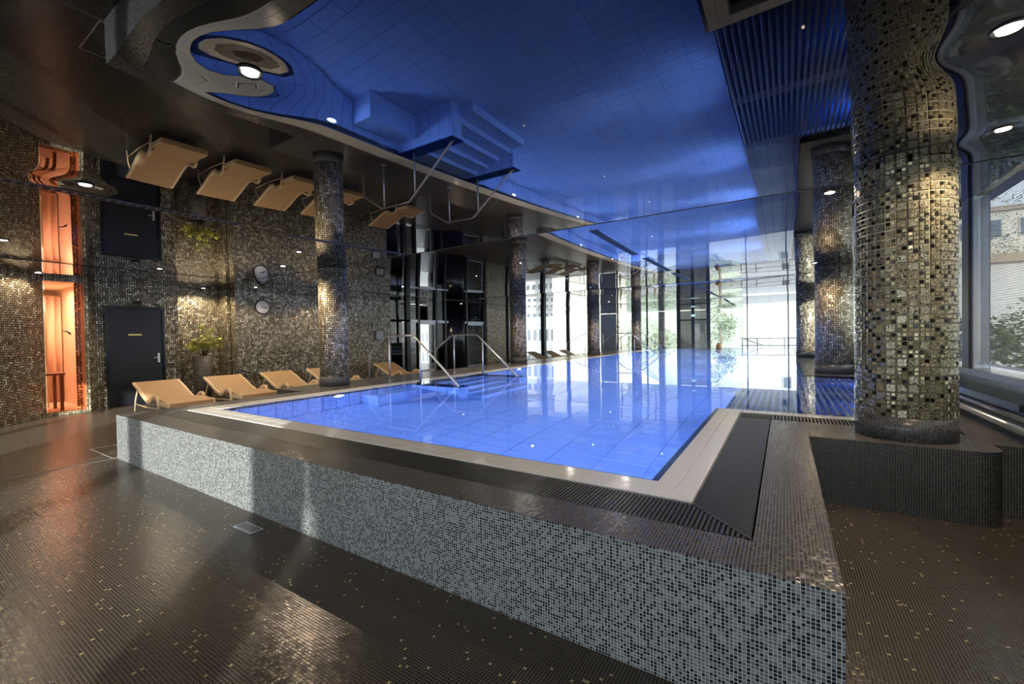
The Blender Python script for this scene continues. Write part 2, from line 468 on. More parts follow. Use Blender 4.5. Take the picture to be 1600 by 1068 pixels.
# lamps
M['lens'] = emit_mat('warm_lamp_lens', (1.0, 0.82, 0.6), 14.0)
M['lens_cool'] = emit_mat('small_white_lamp_lens', (1.0, 0.95, 0.88), 14.0)
M['lens_blue'] = emit_mat('underwater_lamp_lens', (0.35, 0.5, 1.0), 9.0)
M['exit'] = emit_mat('green_exit_panel', (0.15, 0.8, 0.35), 0.35)
M['exit_w'] = emit_mat('exit_symbol_white', (0.9, 1, 0.95), 0.6)
M['lamp_amber'] = plain('amber_lantern_glass', (0.55, 0.26, 0.06), 0.2, noise=0.2)

# ------------------------------------------------------------------ the setting: floors, pool, walls
mb = MB()
mb.prism([(-17.2, -3.3), (1.9, -3.3), (1.9, 4.8), (0.16, 4.8), (0.16, 1.84), (-7.04, 1.84), (-7.04, 4.3), (-7.9, 4.3), (-7.9, 27.6), (-17.2, 27.6)], -0.2, 0.0)
fl = tag(mb.build('floor', M['floor']), 'dark brown mosaic floor with scattered gold tiles', kind='structure')

# pool rim: borders and platforms at HP (outer shell), channels for the grates, coping
rim = tag(empty('pool_rim'), 'raised mosaic rim around the swimming pool', kind='structure')
arc = [(1.2 + 0.15 * math.sin(a), 4.6 - 0.15 * math.cos(a)) for a in [R(x) for x in (0, 15, 30, 45, 60, 75, 90)]]
# front border with its grey face (wall) and dark top
mb = MB(); mb.box(-7.05, 0.17, 1.83, 2.10, -0.02, HP, 0, 1); mb.build('front_wall', [M['front'], M['border']], rim)
mb = MB(); mb.box(-7.05, -6.66, 2.10, 4.3, -0.02, HP, 0, 1); mb.build('side_wall', [M['front'], M['border']], rim)
mb = MB(); mb.prism([(-0.12, 2.10), (0.17, 2.10), (0.17, 4.45)] + arc + [(1.35, 4.76), (1.85, 4.76), (1.85, 5.12), (-0.12, 5.12)], -0.02, HP, 0, 1)
bench = mb.build('bench_wall', [M['bench'], M['border']], rim)
mb = MB(); mb.box(-7.9, -6.66, 4.3, 27.3, -0.02, HP, 0, 1); mb.build('side_platform', [M['bench'], M['border']], rim)
mb = MB(); mb.prism([(1.3, 5.12), (1.85, 5.12), (1.85, 27.3), (0.35, 27.3), (0.35, 10.6), (1.3, 10.6)], -0.02, HP, 0, 1); mb.build('window_platform', [M['bench'], M['border']], rim)
mb = MB(); mb.box(-6.66, 0.35, 27.0, 27.3, -0.02, HP, 0, 1); mb.build('far_platform', [M['bench'], M['border']], rim)
# channel beds below the grates
mb = MB(); mb.box(-6.66, -0.12, 2.10, 2.41, 0.3, HP - 0.11); mb.box(-0.42, -0.12, 2.41, 5.12, 0.3, HP - 0.11); mb.box(-0.42, 1.3, 5.12, 5.45, 0.3, HP - 0.11)
mb.build('channel', M['channel'], rim)
# coping bed (grout) just below the tiles
mb = MB()
mb.box(-6.66, -0.42, 2.405, 2.67, 0.3, HP - 0.008); mb.box(-0.66, -0.415, 2.67, 5.45, 0.3, HP - 0.008); mb.box(-0.66, 1.3, 5.45, 5.62, 0.3, HP - 0.008)
mb.box(-6.62, -6.31, 2.67, 27.0, 0.3, HP - 0.008); mb.box(-6.66, -6.62, 2.41, 27.0, 0.3, HP - 0.001)
mb.build('coping_bed', M['coping_joint'], rim)
def tile_mesh(w, d, t, mat, bev=0.004, name='tile'):
    b = MB()
    x, y = w / 2, d / 2
    lo = [(-x, -y, 0), (x, -y, 0), (x, y, 0), (-x, y, 0)]
    hi = [(-x, -y, t - bev), (x, -y, t - bev), (x, y, t - bev), (-x, y, t - bev)]
    tp = [(-x + bev, -y + bev, t), (x - bev, -y + bev, t), (x - bev, y - bev, t), (-x + bev, y - bev, t)]
    b.face(tp)
    for i in range(4):
        k = (i + 1) % 4
        b.face([lo[i], lo[k], hi[k], hi[i]]); b.face([hi[i], hi[k], tp[k], tp[i]])
    me = bpy.data.meshes.new(name)
    me.from_pydata(b.v, [], b.f); me.materials.append(mat)
    bm = bmesh.new(); bm.from_mesh(me); bmesh.ops.remove_doubles(bm, verts=bm.verts, dist=1e-5); bmesh.ops.recalc_face_normals(bm, faces=bm.faces); bm.to_mesh(me); bm.free()
    return me
J = 0.004
def tile_run(name, parent, x0, x1, y0, y1, nx, ny, mat, z, t=0.012):
    w, d = (x1 - x0) / nx, (y1 - y0) / ny
    me = tile_mesh(w - J, d - J, t, mat, 0.002, name)
    for i in range(nx):
        for j in range(ny):
            place(name, me, parent, (x0 + (i + .5) * w, y0 + (j + .5) * d, z))
tz = HP - 0.008
tile_run('coping_tile', rim, -6.31, -0.66, 2.425, 2.67, 23, 2, M['coping'], tz, 0.008)
tile_run('coping_tile', rim, -0.66, -0.425, 2.67, 5.46, 2, 11, M['coping'], tz, 0.008)
tile_run('coping_tile', rim, -0.66, 1.3, 5.46, 5.62, 8, 1, M['coping'], tz, 0.008)
tile_run('coping_tile', rim, -6.62, -6.31, 2.67, 26.92, 1, 97, M['coping'], tz, 0.008)
tile_run('coping_tile', rim, -6.62, -6.31, 2.425, 2.67, 1, 1, M['coping'], tz, 0.008)
# mitred corner pieces at the near right corner
cx0, cx1, cy0, cy1 = -0.66, -0.425, 2.425, 2.67
mx_, my_ = (cx0 + cx1) / 2, (cy0 + cy1) / 2
for poly in ([(cx0, cy0), (cx1, cy0), (mx_, my_), (cx0, my_)], [(cx0, my_), (mx_, my_), (cx0, cy1)],
             [(cx1, cy0), (cx1, cy1), (mx_, cy1), (mx_, my_)], [(mx_, my_), (mx_, cy1), (cx0, cy1)]):
    gx = sum(p[0] for p in poly) / len(poly); gy = sum(p[1] for p in poly) / len(poly)
    MB().prism([(gx + (p[0] - gx) * .975, gy + (p[1] - gy) * .975) for p in poly], tz, HP).build('coping_tile', M['coping'], rim)
# dark blue edge tiles just below the water line along the inner rim
mb = MB(); mb.box(-6.31, -0.70, 2.67, 2.685, 0.25, HP - 0.004); mb.box(-0.70, -0.66, 2.67, 5.62, 0.25, HP - 0.004)
mb.build('edge_tile_band', M['dkblue'], rim)

# basin
FZ = -0.95
basin = tag(empty('pool_basin'), 'sunken pool basin lined with pale blue tiles', kind='structure')
def wall_quad(mbx, a, b, z0, z1):
    l = math.hypot(b[0] - a[0], b[1] - a[1])
    mbx.face([(*a, z0), (*b, z0), (*b, z1), (*a, z1)], 0, [(0, z0), (l, z0), (l, z1), (0, z1)])
mb = MB()
for a, b, z0, z1 in (((-6.318, 27), (-6.318, 2.67), FZ, HP - 0.01), ((-6.31, 2.672), (-0.66, 2.672), FZ, HP - 0.01), ((-0.66, 2.67), (-0.66, 5.62), FZ, HP - 0.01),
                     ((-0.66, 5.62), (-0.66, 10.6), FZ, HP - 0.5), ((-0.66, 5.62), (1.3, 5.62), HP - 0.5, HP - 0.01), ((1.3, 5.62), (1.3, 10.6), HP - 0.5, HP - 0.01),
                     ((1.3, 10.6), (0.35, 10.6), HP - 0.5, HP - 0.01), ((0.35, 10.6), (-0.66, 10.6), FZ, HP - 0.5), ((0.35, 10.6), (0.35, 27), FZ, HP - 0.01), ((0.35, 27), (-6.31, 27), FZ, HP - 0.01)):
    wall_quad(mb, a, b, z0, z1)
mb.build('basin_wall', M['poolback'], basin, recalc=False)
mb = MB(); mb.box(-0.66, 1.3, 5.62, 10.6, HP - 0.6, HP - 0.5); mb.build('alcove_floor', M['dkblue'], basin)
mb = MB(); mb.box(-0.66, 0.35, 10.6, 27.0, FZ, HP - 0.5); mb.build('shallow_ledge', M['poolwall'], basin)
mb = MB(); mb.box(-6.4, 0.45, 2.6, 27.1, FZ - 0.1, FZ); mb.build('basin_floor_bed', M['pooljoint'], basin)
fw, fd = 5.65 / 11, 0.25
me = tile_mesh(fw - 0.012, fd - 0.012, 0.008, M['pooltile'], 0.003, 'floor_tile')
rest = MB()
for j in range(97):
    for i in range(13):
        x, y = -6.31 + (i + .5) * fw, 2.67 + (j + .5) * fd
        if x > -0.66: continue
        if j < 27 and i < 11: place('floor_tile', me, basin, (x, y, FZ))
        else: rest.box(x - fw / 2 + .006, x + fw / 2 - .006, y - fd / 2 + .006, y + fd / 2 - .006, FZ, FZ + 0.008)
tag(rest.build('floor_tile_field', M['pooltile'], basin, weld=False, recalc=False), kind='stuff')
# tall wall tiles on the side one sees
mew = tile_mesh(0.25 - 0.012, 0.72, 0.008, M['pooltile'], 0.003, 'wall_tile')
for j in range(97):
    for k_ in range(2):
        place('wall_tile', mew, basin, (-6.318, 2.67 + (j + .5) * .25, HP - 0.03 - 0.365 - k_ * 0.735), (R(90), 0, R(90)))
# steps into the pool between the railings, with two cheek walls
for k_ in range(5):
    mb = MB(); mb.box(-6.31 + 0.0, -5.95 + 0.32 * k_, 6.25, 8.05, FZ, HP - 0.2 - 0.24 * k_)
    mb.build('step', M['pooltile'], basin)
for y in (6.11, 8.17):
    mb = MB(); mb.box(-6.31, -4.95, y - 0.14, y + 0.14, FZ, HP - 0.1)
    mb.build('cheek_wall', M['poolwall'], basin)
    mb = MB(); mb.box(-6.31, -4.93, y - 0.16, y + 0.16, HP - 0.1, HP - 0.06)
    mb.build('cheek_cap', M['dkblue'], basin)
for y in (20.0, 22.0):
    mb = MB(); mb.box(-6.31, -4.95, y - 0.14, y + 0.14, FZ, HP - 0.1)
    mb.build('cheek_wall', M['poolwall'], basin)
# seat ledge along the wall
mb = MB(); mb.box(-6.30, -5.85, 4.9, 5.97, FZ, HP - 0.55); mb.build('seat_ledge', M['pooltile'], basin)

water = MB()
for q in ([(-6.31, 2.67), (-0.66, 2.67), (-0.66, 5.62), (-6.31, 5.62)], [(-6.31, 5.62), (1.3, 5.62), (1.3, 10.6), (-6.31, 10.6)], [(-6.31, 10.6), (0.35, 10.6), (0.35, 27), (-6.31, 27)]):
    water.face([(x, y, WZ) for x, y in q])
tag(water.build('water', M['water'], weld=False, recalc=False), 'calm clear pool water glowing blue', kind='structure')

# ---- grates
def grate(name, label, x0, x1, y0, y1, along, pitch=0.022, mitre=0):
    """bars across a gutter; along = axis the bars are set out along"""
    t = tag(empty(name, ((x0 + x1) / 2, (y0 + y1) / 2, HP - 0.03)), label, 'drain grate', 'gutter grates around the pool')
    cx, cy = (x0 + x1) / 2, (y0 + y1) / 2
    b = MB()
    nbar = int(((x1 - x0) if along == 'x' else (y1 - y0)) / pitch)
    for i in range(nbar):
        if along == 'x':
            x = x0 + (i + .5) * (x1 - x0) / nbar
            ya = y0 + 0.004
            yb = y1 - 0.004
            if mitre and x > x1 - (y1 - y0): yb = y1 - 0.004 - (x - (x1 - (y1 - y0)))
            if yb - ya > 0.02: b.box(x - .0065 - cx, x + .0065 - cx, ya - cy, yb - cy, 0.004, 0.028)
        else:
            y = y0 + (i + .5) * (y1 - y0) / nbar
            xb = x1 - 0.004
            xa = x0 + 0.004
            if mitre and y < y0 + (x1 - x0): xa = max(xa, x1 - 0.004 - (y - y0))
            if xb - xa > 0.02: b.box(xa - cx, xb - cx, y - .0065 - cy, y + .0065 - cy, 0.004, 0.028)
    tag(b.build('bars', M['grate'], t, weld=False, recalc=False), kind='stuff')
    for s in (0.25, 0.75):
        b = MB()
        if along == 'x':
            y = y0 + s * (y1 - y0)
            b.box(x0 - cx, x1 - cx - (0.24 if mitre and s > .5 else 0), y - .006 - cy, y + .006 - cy, 0, 0.006)
        else:
            x = x0 + s * (x1 - x0)
            b.box(x - .006 - cx, x + .006 - cx, y0 - cy + (0.24 if mitre and s < .5 else 0), y1 - cy, 0, 0.006)
        b.build('carrier_rod', M['grate'], t)
    return t
grate('gutter_grate', 'long dark slatted grate along the near edge of the pool', -6.64, -0.125, 2.105, 2.41, 'x', mitre=1)
side_grate = grate('gutter_grate', 'dark slatted grate running away from the near pool corner', -0.415, -0.125, 2.105, 5.12, 'y', 0.0215, mitre=1)
grate('gutter_grate', 'short slatted grate in front of the bubble bench, left of the big column', -0.12, 1.29, 5.13, 5.44, 'x', 0.03)
b = MB(); b.box(-0.205, 0.205, -0.006, 0.006, 0.0, 0.03); o = b.build('mitre_strip', M['grate'], side_grate, loc=(0.0, 2.26 - (2.105 + 5.12) / 2, 0)); o.rotation_euler = (0, 0, R(-45))

# ---- ceiling: gloss stretch membranes, sagging a little between their profiles
XS = [-17.2, -10.3, 1.66]
YS = [-3.3, 5.0, 12.2, 18.5, 27.4]
LAMPS = [(-2.17, 1.09), (-4.81, 1.1), (0.86, 2.85), (1.25, 4.4)]
def zc(x, y):
    for i in range(2):
        if XS[i] <= x <= XS[i + 1]: break
    for j in range(4):
        if YS[j] <= y <= YS[j + 1]: break
    u = (2 * x - XS[i] - XS[i + 1]) / (XS[i + 1] - XS[i]); v = (2 * y - YS[j] - YS[j + 1]) / (YS[j + 1] - YS[j])
    s = 0.075 if (i, j) == (1, 0) else (0.03 if i == 0 else 0.05)
    z = H - s * max(0, 1 - u ** 4) * max(0, 1 - v * v)
    for lx, ly in LAMPS:
        d2 = (x - lx) ** 2 + (y - ly) ** 2
        if d2 < 1: z += 0.022 * math.exp(-d2 / 0.045)
    return z
ceil = tag(empty('ceiling'), 'black mirror-gloss stretch ceiling in large panels', kind='structure')
for i in range(2):
    for j in range(4):
        x0, x1, y0, y1 = XS[i], XS[i + 1], YS[j], YS[j + 1]
        st = 0.06 if (i, j) == (1, 0) else 0.25
        nx, ny = int((x1 - x0) / st), int((y1 - y0) / st)
        vs = [(x0 + (x1 - x0) * a / nx, y0 + (y1 - y0) * c / ny) for c in range(ny + 1) for a in range(nx + 1)]
        e = 1e-4
        vs3 = [(x, y, zc(min(max(x, x0 + e), x1 - e), min(max(y, y0 + e), y1 - e))) for x, y in vs]
        fs = [(c * (nx + 1) + a, (c + 1) * (nx + 1) + a, (c + 1) * (nx + 1) + a + 1, c * (nx + 1) + a + 1) for c in range(ny) for a in range(nx)]
        me = bpy.data.meshes.new('ceiling_panel')
        me.from_pydata(vs3, [], fs)
        me.polygons.foreach_set('use_smooth', [True] * len(fs))
        me.materials.append(M['ceil'])
        place('ceiling_panel', me, ceil)
mb = MB(); mb.box(-17.3, 1.9, -3.3, 27.5, H + 0.03, H + 0.2); mb.build('ceiling_slab', M['dkwall'], ceil)
for x in XS[1:2]:
    mb = MB(); mb.box(x - .008, x + .008, -3.1, 27.4, H - .006, H + .002); mb.build('seam_trim', M['black'], ceil)
for y in YS[1:4]:
    mb = MB(); mb.box(-17, 1.66, y - .007, y + .007, H - .005, H + .002); mb.build('seam_trim', M['frame'], ceil)

# ---- walls
def structure(name, mbx, mat, label=None):
    return tag(mbx.build(name, mat), label, kind='structure')
WL = [(-10.0, -3.05), (-10.2, 0.2), (-11.5, 1.45), (-12.33, 2.16)]
mb = MB(); mb.wallstrip(WL, 0, H, 0.2); structure('wall_left', mb, M['herring'], 'bronze herringbone mosaic wall at an angle, far left')
mb = MB(); mb.box(-12.53, -12.33, 2.16, 2.77, 2.70, H); mb.box(-12.53, -12.33, 2.16, 2.77, 0, 0.06); mb.box(-12.55, -12.30, 2.74, 2.80, 0, H); structure('trim_1', mb, M['columnh'])
mb = MB(); mb.wallstrip([(-12.36, 2.78), (-12.58, 2.98), (-12.6, 3.12)], 0, H, 0.2)
mb.wallstrip([(-12.6, 4.2), (-12.6, 4.415)], 0, H, 0.2); mb.box(-12.8, -12.6, 3.12, 4.2, 2.28, H); structure('wall_door', mb, M['herring'], 'bronze mosaic wall around the black door')
mb = MB(); mb.box(-13.2, -13.0, 4.48, 5.645, 0, H); structure('wall_niche_back', mb, M['herring'], 'recessed bronze mosaic niche behind the plant')
mb = MB(); mb.box(-13.0, -12.6, 4.42, 4.479, 0, H); structure('wall_niche_side', mb, M['herring'])
mb = MB(); mb.box(-13.0, -12.56, 5.55, 5.64, 0, H); structure('wall_niche_return', mb, M['herring'])
mb = MB(); mb.box(-12.55, -12.3, 5.645, 10.95, 0, H); structure('wall_clock', mb, M['herring'], 'long herringbone mosaic wall with the clock')
mb = MB(); mb.box(-13.0, -12.45, 17.25, 18.95, 0, H); structure('wall_pier', mb, M['tan'], 'pale bronze mosaic pier between the glass door and the windows')
# enclosing walls behind the viewer and of the rooms beyond
mb = MB(); mb.box(-17.2, -9.8, -3.3, -3.1, 0, H + .1); mb.box(-4.2, -2.6, -3.3, -3.1, 0, H + .1); mb.box(1.4, 1.9, -3.3, -3.1, 0, H + .1); mb.box(-9.8, -4.2, -3.3, -3.1, 2.6, H + .1); mb.box(-2.6, 1.4, -3.3, -3.1, 2.6, H + .1); structure('wall_back', mb, M['dkwall'])
mb = MB(); mb.box(-17.3, -17.1, -3.3, 16.0, 0, H + .1); mb.box(-17.3, -17.1, 18.2, 20.6, 0, H + .1); mb.box(-17.3, -17.1, 22.6, 27.5, 0, H + .1); mb.box(-17.3, -17.1, 16, 22.6, 2.3, H + .1)
mb.box(-17.1, -12.55, 10.8, 10.94, 0, H); mb.box(-17.1, -13.0, 18.5, 18.7, 0, H); structure('wall_far_left', mb, M['dkwall'])
mb = MB(); mb.box(1.66, 1.85, -3.1, 27.4, 0.0, 0.98); structure('wall_right', mb, M['black'], 'low black wall below the window band')

# ---- door_1
d = tag(empty('door_1', (-12.6, 3.12, 0)), 'dark blue-black door with a small yellow sign', kind='structure')
mb = MB(); mb.box(-0.06, 0.03, 0, 0.05, 0, 2.27); mb.box(-0.06, 0.03, 1.03, 1.08, 0, 2.27); mb.box(-0.06, 0.03, 0.05, 1.03, 2.21, 2.27); mb.build('door_frame', M['black'], d)
mb = MB(); mb.box(-0.05, 0.0, 0.055, 1.025, 0.01, 2.205); mb.build('door_leaf', M['doorleaf'], d)
mb = MB(); mb.box(0.0, 0.01, 0.93, 0.97, 0.96, 1.18); mb.tube([(0.005, 0.95, 1.08), (0.05, 0.95, 1.08), (0.05, 0.84, 1.08)], 0.009); mb.build('door_handle', M['steel'], d)
M['signy'] = plain('yellow_sign', (0.75, 0.68, 0.25), 0.5, noise=0.1)
mb = MB(); mb.box(0.0, 0.006, 0.40, 0.64, 1.60, 1.635); mb.build('sign_plate', M['signy'], d)

# ---- window_1: floor-high orange glass with a warm room behind
w = tag(empty('window_1', (-12.36, 2.18, 0)), 'floor-high orange glass panel with bird stickers', kind='structure')
mb = MB(); mb.box(-0.012, 0, 0, 0.56, 0.06, 2.70); mb.build('pane', M['orange'], w)
mb = MB(); mb.box(-0.03, 0.02, 0.525, 0.56, 0.06, 2.70); mb.build('frame', plain('orange_frame', (0.55, 0.16, 0.06), 0.3, noise=0.1), w)
bird = [(-.075, .02), (-.03, .035), (-.06, .10), (-.01, .05), (.03, .02), (.07, -.04), (.10, -.045), (.06, .015), (.09, .06), (.04, .035), (.0, .0), (-.04, .0)]
for (by, bz, s, fl_) in ((0.29, 1.66, 0.75, 1), (0.3, 0.35, 0.0, 1)):
    if s:
        b = MB(); b.face([(0.003, by + p[0] * s * fl_, bz + p[1] * s) for p in [(-.09, .09), (-.045, .035), (-.02, .03), (.0, .03), (.05, -.02), (.1, -.075), (.085, -.015), (.11, -.06), (.09, .01), (.045, .035), (.01, .055), (-.04, .055)]])
        b.build('bird_sticker', M['black'], w, recalc=False)
for nm, q in (('wall_room_back', (-3.0, -2.9, -0.9, 0.66, 0, 2.72)), ('wall_room_left', (-3.0, -0.2, -1.0, -0.9, 0, 2.72)), ('wall_room_right', (-3.0, -0.36, 0.66, 0.74, 0, 2.72)),
              ('ceiling_room', (-3.0, -0.16, -1.0, 0.74, 2.72, 2.78)), ('floor_room', (-2.9, -0.16, -0.9, 0.66, 0.001, 0.05))):
    mb = MB(); mb.box(q[0] - 12.4, q[1] - 12.4, q[2] + 2.2, q[3] + 2.2, q[4], q[5]); structure(nm, mb, M['paleroom'])
cr = tag(empty('curtain', (-14.6, 2.6, 0.05)), 'pale gathered curtain behind the orange glass', 'curtain')
pts = []
b = MB()
prev = None
for i in range(61):
    yy = -0.7 + i * 0.0155; xx = 0.05 * math.sin(i * 0.75)
    if prev: b.face([(prev[0], prev[1], 0), (xx, yy, 0), (xx, yy, 2.5), (prev[0], prev[1], 2.5)], 0, None, True)
    prev = (xx, yy)
o = b.build('curtain_cloth', M['curtain'], cr, recalc=False); sd = o.modifiers.new('thick', 'SOLIDIFY'); sd.thickness = 0.01
b = MB(); b.tube([(0, -0.75, 2.52), (0, 0.24, 2.52)], 0.015); b.build('curtain_rod', M['steel'], cr)
pn = tag(empty('folding_screen', (-13.5, 2.33, 0.05)), 'tall cream panel glowing behind the orange glass', 'screen')
b = MB(); b.box(-0.03, 0.03, -0.3, 0.05, 0.9, 2.1); b.build('panel', M['cream'], pn)
b = MB(); b.box(-0.04, 0.04, -0.33, -0.3, 0, 2.13); b.box(-0.04, 0.04, 0.05, 0.07, 0, 2.13); b.build('side_post', M['cream'], pn)
tb = tag(empty('side_table', (-12.95, 2.3, 0.05)), 'brown table seen low behind the orange glass', 'table')
b = MB(); b.box(-0.35, 0.3, -0.45, 0.2, 0.74, 0.78); b.build('table_top', M['tabletop'], tb)
for sx in (-0.3, 0.25):
    for sy in (-0.4, 0.15):
        b = MB(); b.box(sx - .025, sx + .025, sy - .025, sy + .025, 0, 0.74); b.build('leg', M['tabletop'], tb)
al = bpy.data.lights.new('room_lamp', 'AREA'); al.size = 0.8; al.energy = 42; al.color = (1, 0.82, 0.68)
light_obj('room_lamp', al, (-13.6, 2.2, 2.66))

# ---- columns
def column(x, y, r, label, mat):
    t = tag(empty('mosaic_column', (x, y, HP)), label, 'column', 'round mosaic columns along the pool')
    b = MB(); b.lathe([(r, 0.2), (r, H - HP - 0.0)], 48); b.build('shaft', mat, t)
    b = MB(); b.lathe([(r + .012, 0), (r + .012, 0.2)], 48); b.build('plinth', M['plinth'], t)
    b = MB(); b.lathe([(r + .006, H - HP - 0.012), (r + .006, H - HP)], 48); b.build('ceiling_collar', M['frame'], t)
    return t
column(-7.37, 5.14, 0.265, 'slim mosaic column standing behind the near end of the loungers', M['columnh'])
column(-7.52, 12.2, 0.275, 'mosaic column just past the two near pool handrails', M['columnh'])
column(-7.32, 18.4, 0.28, 'third mosaic column on the lounger side, before the windows', M['columnh'])
column(-7.18, 24.6, 0.27, 'farthest mosaic column, behind the distant handrails', M['columnh'])
column(0.88, 11.24, 0.33, 'thick mosaic column just behind the big column on the window side', M['columnh'])
column(0.62, 17.6, 0.28, 'narrow-looking column half hidden behind the thick window-side column', M['columnh'])
# the big near column: tiles built one by one
RC = 0.318
big = tag(empty('mosaic_column', (0.856, 4.86, HP)), 'big gold glass-tiled column on the bench in front', 'column', 'round mosaic columns along the pool')
b = MB(); b.lathe([(RC, 0.19), (RC, H - HP)], 60); b.build('shaft', M['colgrout'], big)
b = MB(); b.lathe([(RC + .012, 0), (RC + .012, 0.19)], 60); b.build('plinth', M['plinth'], big)
NA = 30; P = 2 * math.pi * RC / NA
def tile_geo(b, w, d, cx, cy, t, mi, mtx=None, tilt=(0, 0)):
    x, y, bv = w / 2, d / 2, 0.004
    lo = [(-x, -y), (x, -y), (x, y), (-x, y)]
    hi = [(-x + bv, -y + bv), (x - bv, -y + bv), (x - bv, y - bv), (-x + bv, y - bv)]
    f = lambda q, z: Vector((cx + q[0], cy + q[1], z + (tilt[0] * q[0] + tilt[1] * q[1] if z > 0 else 0)))
    g_ = (lambda v: mtx @ v) if mtx else (lambda v: v)
    L_ = [g_(f(q, 0)) for q in lo]; T_ = [g_(f(q, t)) for q in hi]
    b.face(T_, mi)
    for i in range(4): b.face([L_[i], L_[(i + 1) % 4], T_[(i + 1) % 4], T_[i]], mi)
def cell(b, kind, mtx=None, rnd=random):
    if kind == 0: tile_geo(b, P * .93, P * .93, 0, 0, 0.008, 0, mtx, (rnd.uniform(-.08, .08), rnd.uniform(-.08, .08)))
    else:
        dk = kind - 1
        for q, (sx, sy) in enumerate(((-1, -1), (1, -1), (1, 1), (-1, 1))):
            mi = 2 if q == dk else (1 if (q + dk) % 2 else 0)
            tile_geo(b, P * .44, P * .44, sx * P * .24, sy * P * .24, 0.008, mi, mtx, (rnd.uniform(-.15, .15), rnd.uniform(-.15, .15)))
MT = [M['streak'], M['goldtile'], M['darktile']]
variants = {}
rv = random.Random(3)
for kd in range(5):
    for vv in range(3):
        b = MB(); cell(b, kd, None, rv)
        me = bpy.data.meshes.new('glass_tile'); me.from_pydata(b.v, [], b.f)
        for mt in MT: me.materials.append(mt)
        for p, mi in zip(me.polygons, b.mi): p.material_index = mi
        variants[kd, vv] = me
cells = []
rows = int((H - HP - 0.19) / P)
PZ = (H - HP - 0.19) / rows
for rr in range(rows):
    for a in range(NA):
        an = 2 * math.pi * (a + .5) / NA
        px, py, pz = RC * math.cos(an), RC * math.sin(an), 0.19 + (rr + .5) * PZ
        facing = (math.cos(an) * (0 - .856) + math.sin(an) * (0 - 4.86)) / math.hypot(.856, 4.86)
        cells.append((facing - abs(pz - 0.9) * 0.12, a, rr, an, px, py, pz))
cells.sort(reverse=True)
rest = MB()
for q, (_, a, rr, an, px, py, pz) in enumerate(cells):
    kd = 0 if rv.random() < .48 else rv.randint(1, 4)
    rot = Matrix.Rotation(an + math.pi / 2, 4, 'Z') @ Matrix.Rotation(R(90), 4, 'X')
    mt = Matrix.Translation((px, py, pz)) @ rot
    if q < 300:
        o = place('glass_tile', variants[kd, rv.randint(0, 2)], big)
        o.matrix_local = mt
    else: cell(rest, kd, mt, rv)
tag(rest.build('glass_tile_field', MT, big, weld=False, recalc=False), kind='stuff')

# ---- loungers
def lounger_proto():
    t = tag(empty('sun_lounger'), 'x', 'sun lounger', 'wicker sun loungers beside the pool')
    W = 0.37
    # cushionless woven bed: side profile (along, height); head at 0
    prof = [(0.0, 0.60), (0.25, 0.50), (0.5, 0.39), (0.72, 0.29), (0.86, 0.255), (1.0, 0.27), (1.18, 0.315), (1.34, 0.315), (1.55, 0.285), (1.75, 0.26)]
    def bed(i0, i1, w):
        b = MB()
        pr_ = prof[i0:i1 + 1]
        for (a, za), (c, zb) in zip(pr_, pr_[1:]):
            b.face([(a, -w, za), (c, -w, zb), (c, w, zb), (a, w, za)]); b.face([(a, w, za - .035), (c, w, zb - .035), (c, -w, zb - .035), (a, -w, za - .035)])
            b.face([(a, -w, za - .035), (c, -w, zb - .035), (c, -w, zb), (a, -w, za)]); b.face([(a, w, za), (c, w, zb), (c, w, zb - .035), (a, w, za - .035)])
        a, za = pr_[0]; b.face([(a, -w, za), (a, w, za), (a, w, za - .035), (a, -w, za - .035)])
        a, za = pr_[-1]; b.face([(a, w, za), (a, -w, za), (a, -w, za - .035), (a, w, za - .035)])
        return b
    bed(0, 4, W).build('backrest', M['wicker'], t)
    bed(4, 9, W).build('seat', M['wicker'], t)
    b = MB(); b.box(1.72, 1.77, -W, W, 0.16, 0.262); b.build('foot_apron', M['wicker'], t)
    for s in (-1, 1):
        b = MB(); y0, y1 = s * W, s * (W + .045)
        path = [(0.0, .60, .045), (.3, .48, .05), (.58, .345, .055), (.78, .27, .06), (.92, .27, .065), (1.02, .33, .06), (1.12, .385, .05), (1.24, .38, .05), (1.3, .32, .05)]
        for (a, za, ta), (c, zb, tb_) in zip(path, path[1:]):
            P4 = [(a, za), (c, zb), (c, zb - tb_), (a, za - ta)]
            b.face([(x, y0, z) for x, z in P4]); b.face([(x, y1, z) for x, z in P4[::-1]])
            b.face([(P4[0][0], y0, P4[0][1]), (P4[0][0], y1, P4[0][1]), (P4[1][0], y1, P4[1][1]), (P4[1][0], y0, P4[1][1])])
            b.face([(P4[3][0], y1, P4[3][1]), (P4[3][0], y0, P4[3][1]), (P4[2][0], y0, P4[2][1]), (P4[2][0], y1, P4[2][1])])
        b.build('side_rail', M['rail_cream'], t)
        b = MB(); b.tube([(1.25, s * (W + .022), .36), (1.31, s * (W + .022), .2), (1.34, s * (W + .022), 0.0)], [.03, .028, .024], 8); b.build('leg', M['rail_cream'], t)
        b = MB(); b.tube([(.24, s * (W + .022), .5), (.1, s * (W + .022), .25), (.04, s * (W + .022), 0.0)], .014, 8); b.build('leg', M['rail_cream'], t)
        b = MB(); b.tube([(.07, s * (W + .022), .15), (.7, s * (W + .022), .12), (1.31, s * (W + .022), .14)], .012, 6); b.build('brace', M['rail_cream'], t)
        b = MB()
        b.box(1.3, 1.77, min(s * W, s * (W + .03)), max(s * W, s * (W + .03)), 0.19, 0.27); b.build('foot_rail', M['rail_cream'], t)
    return t
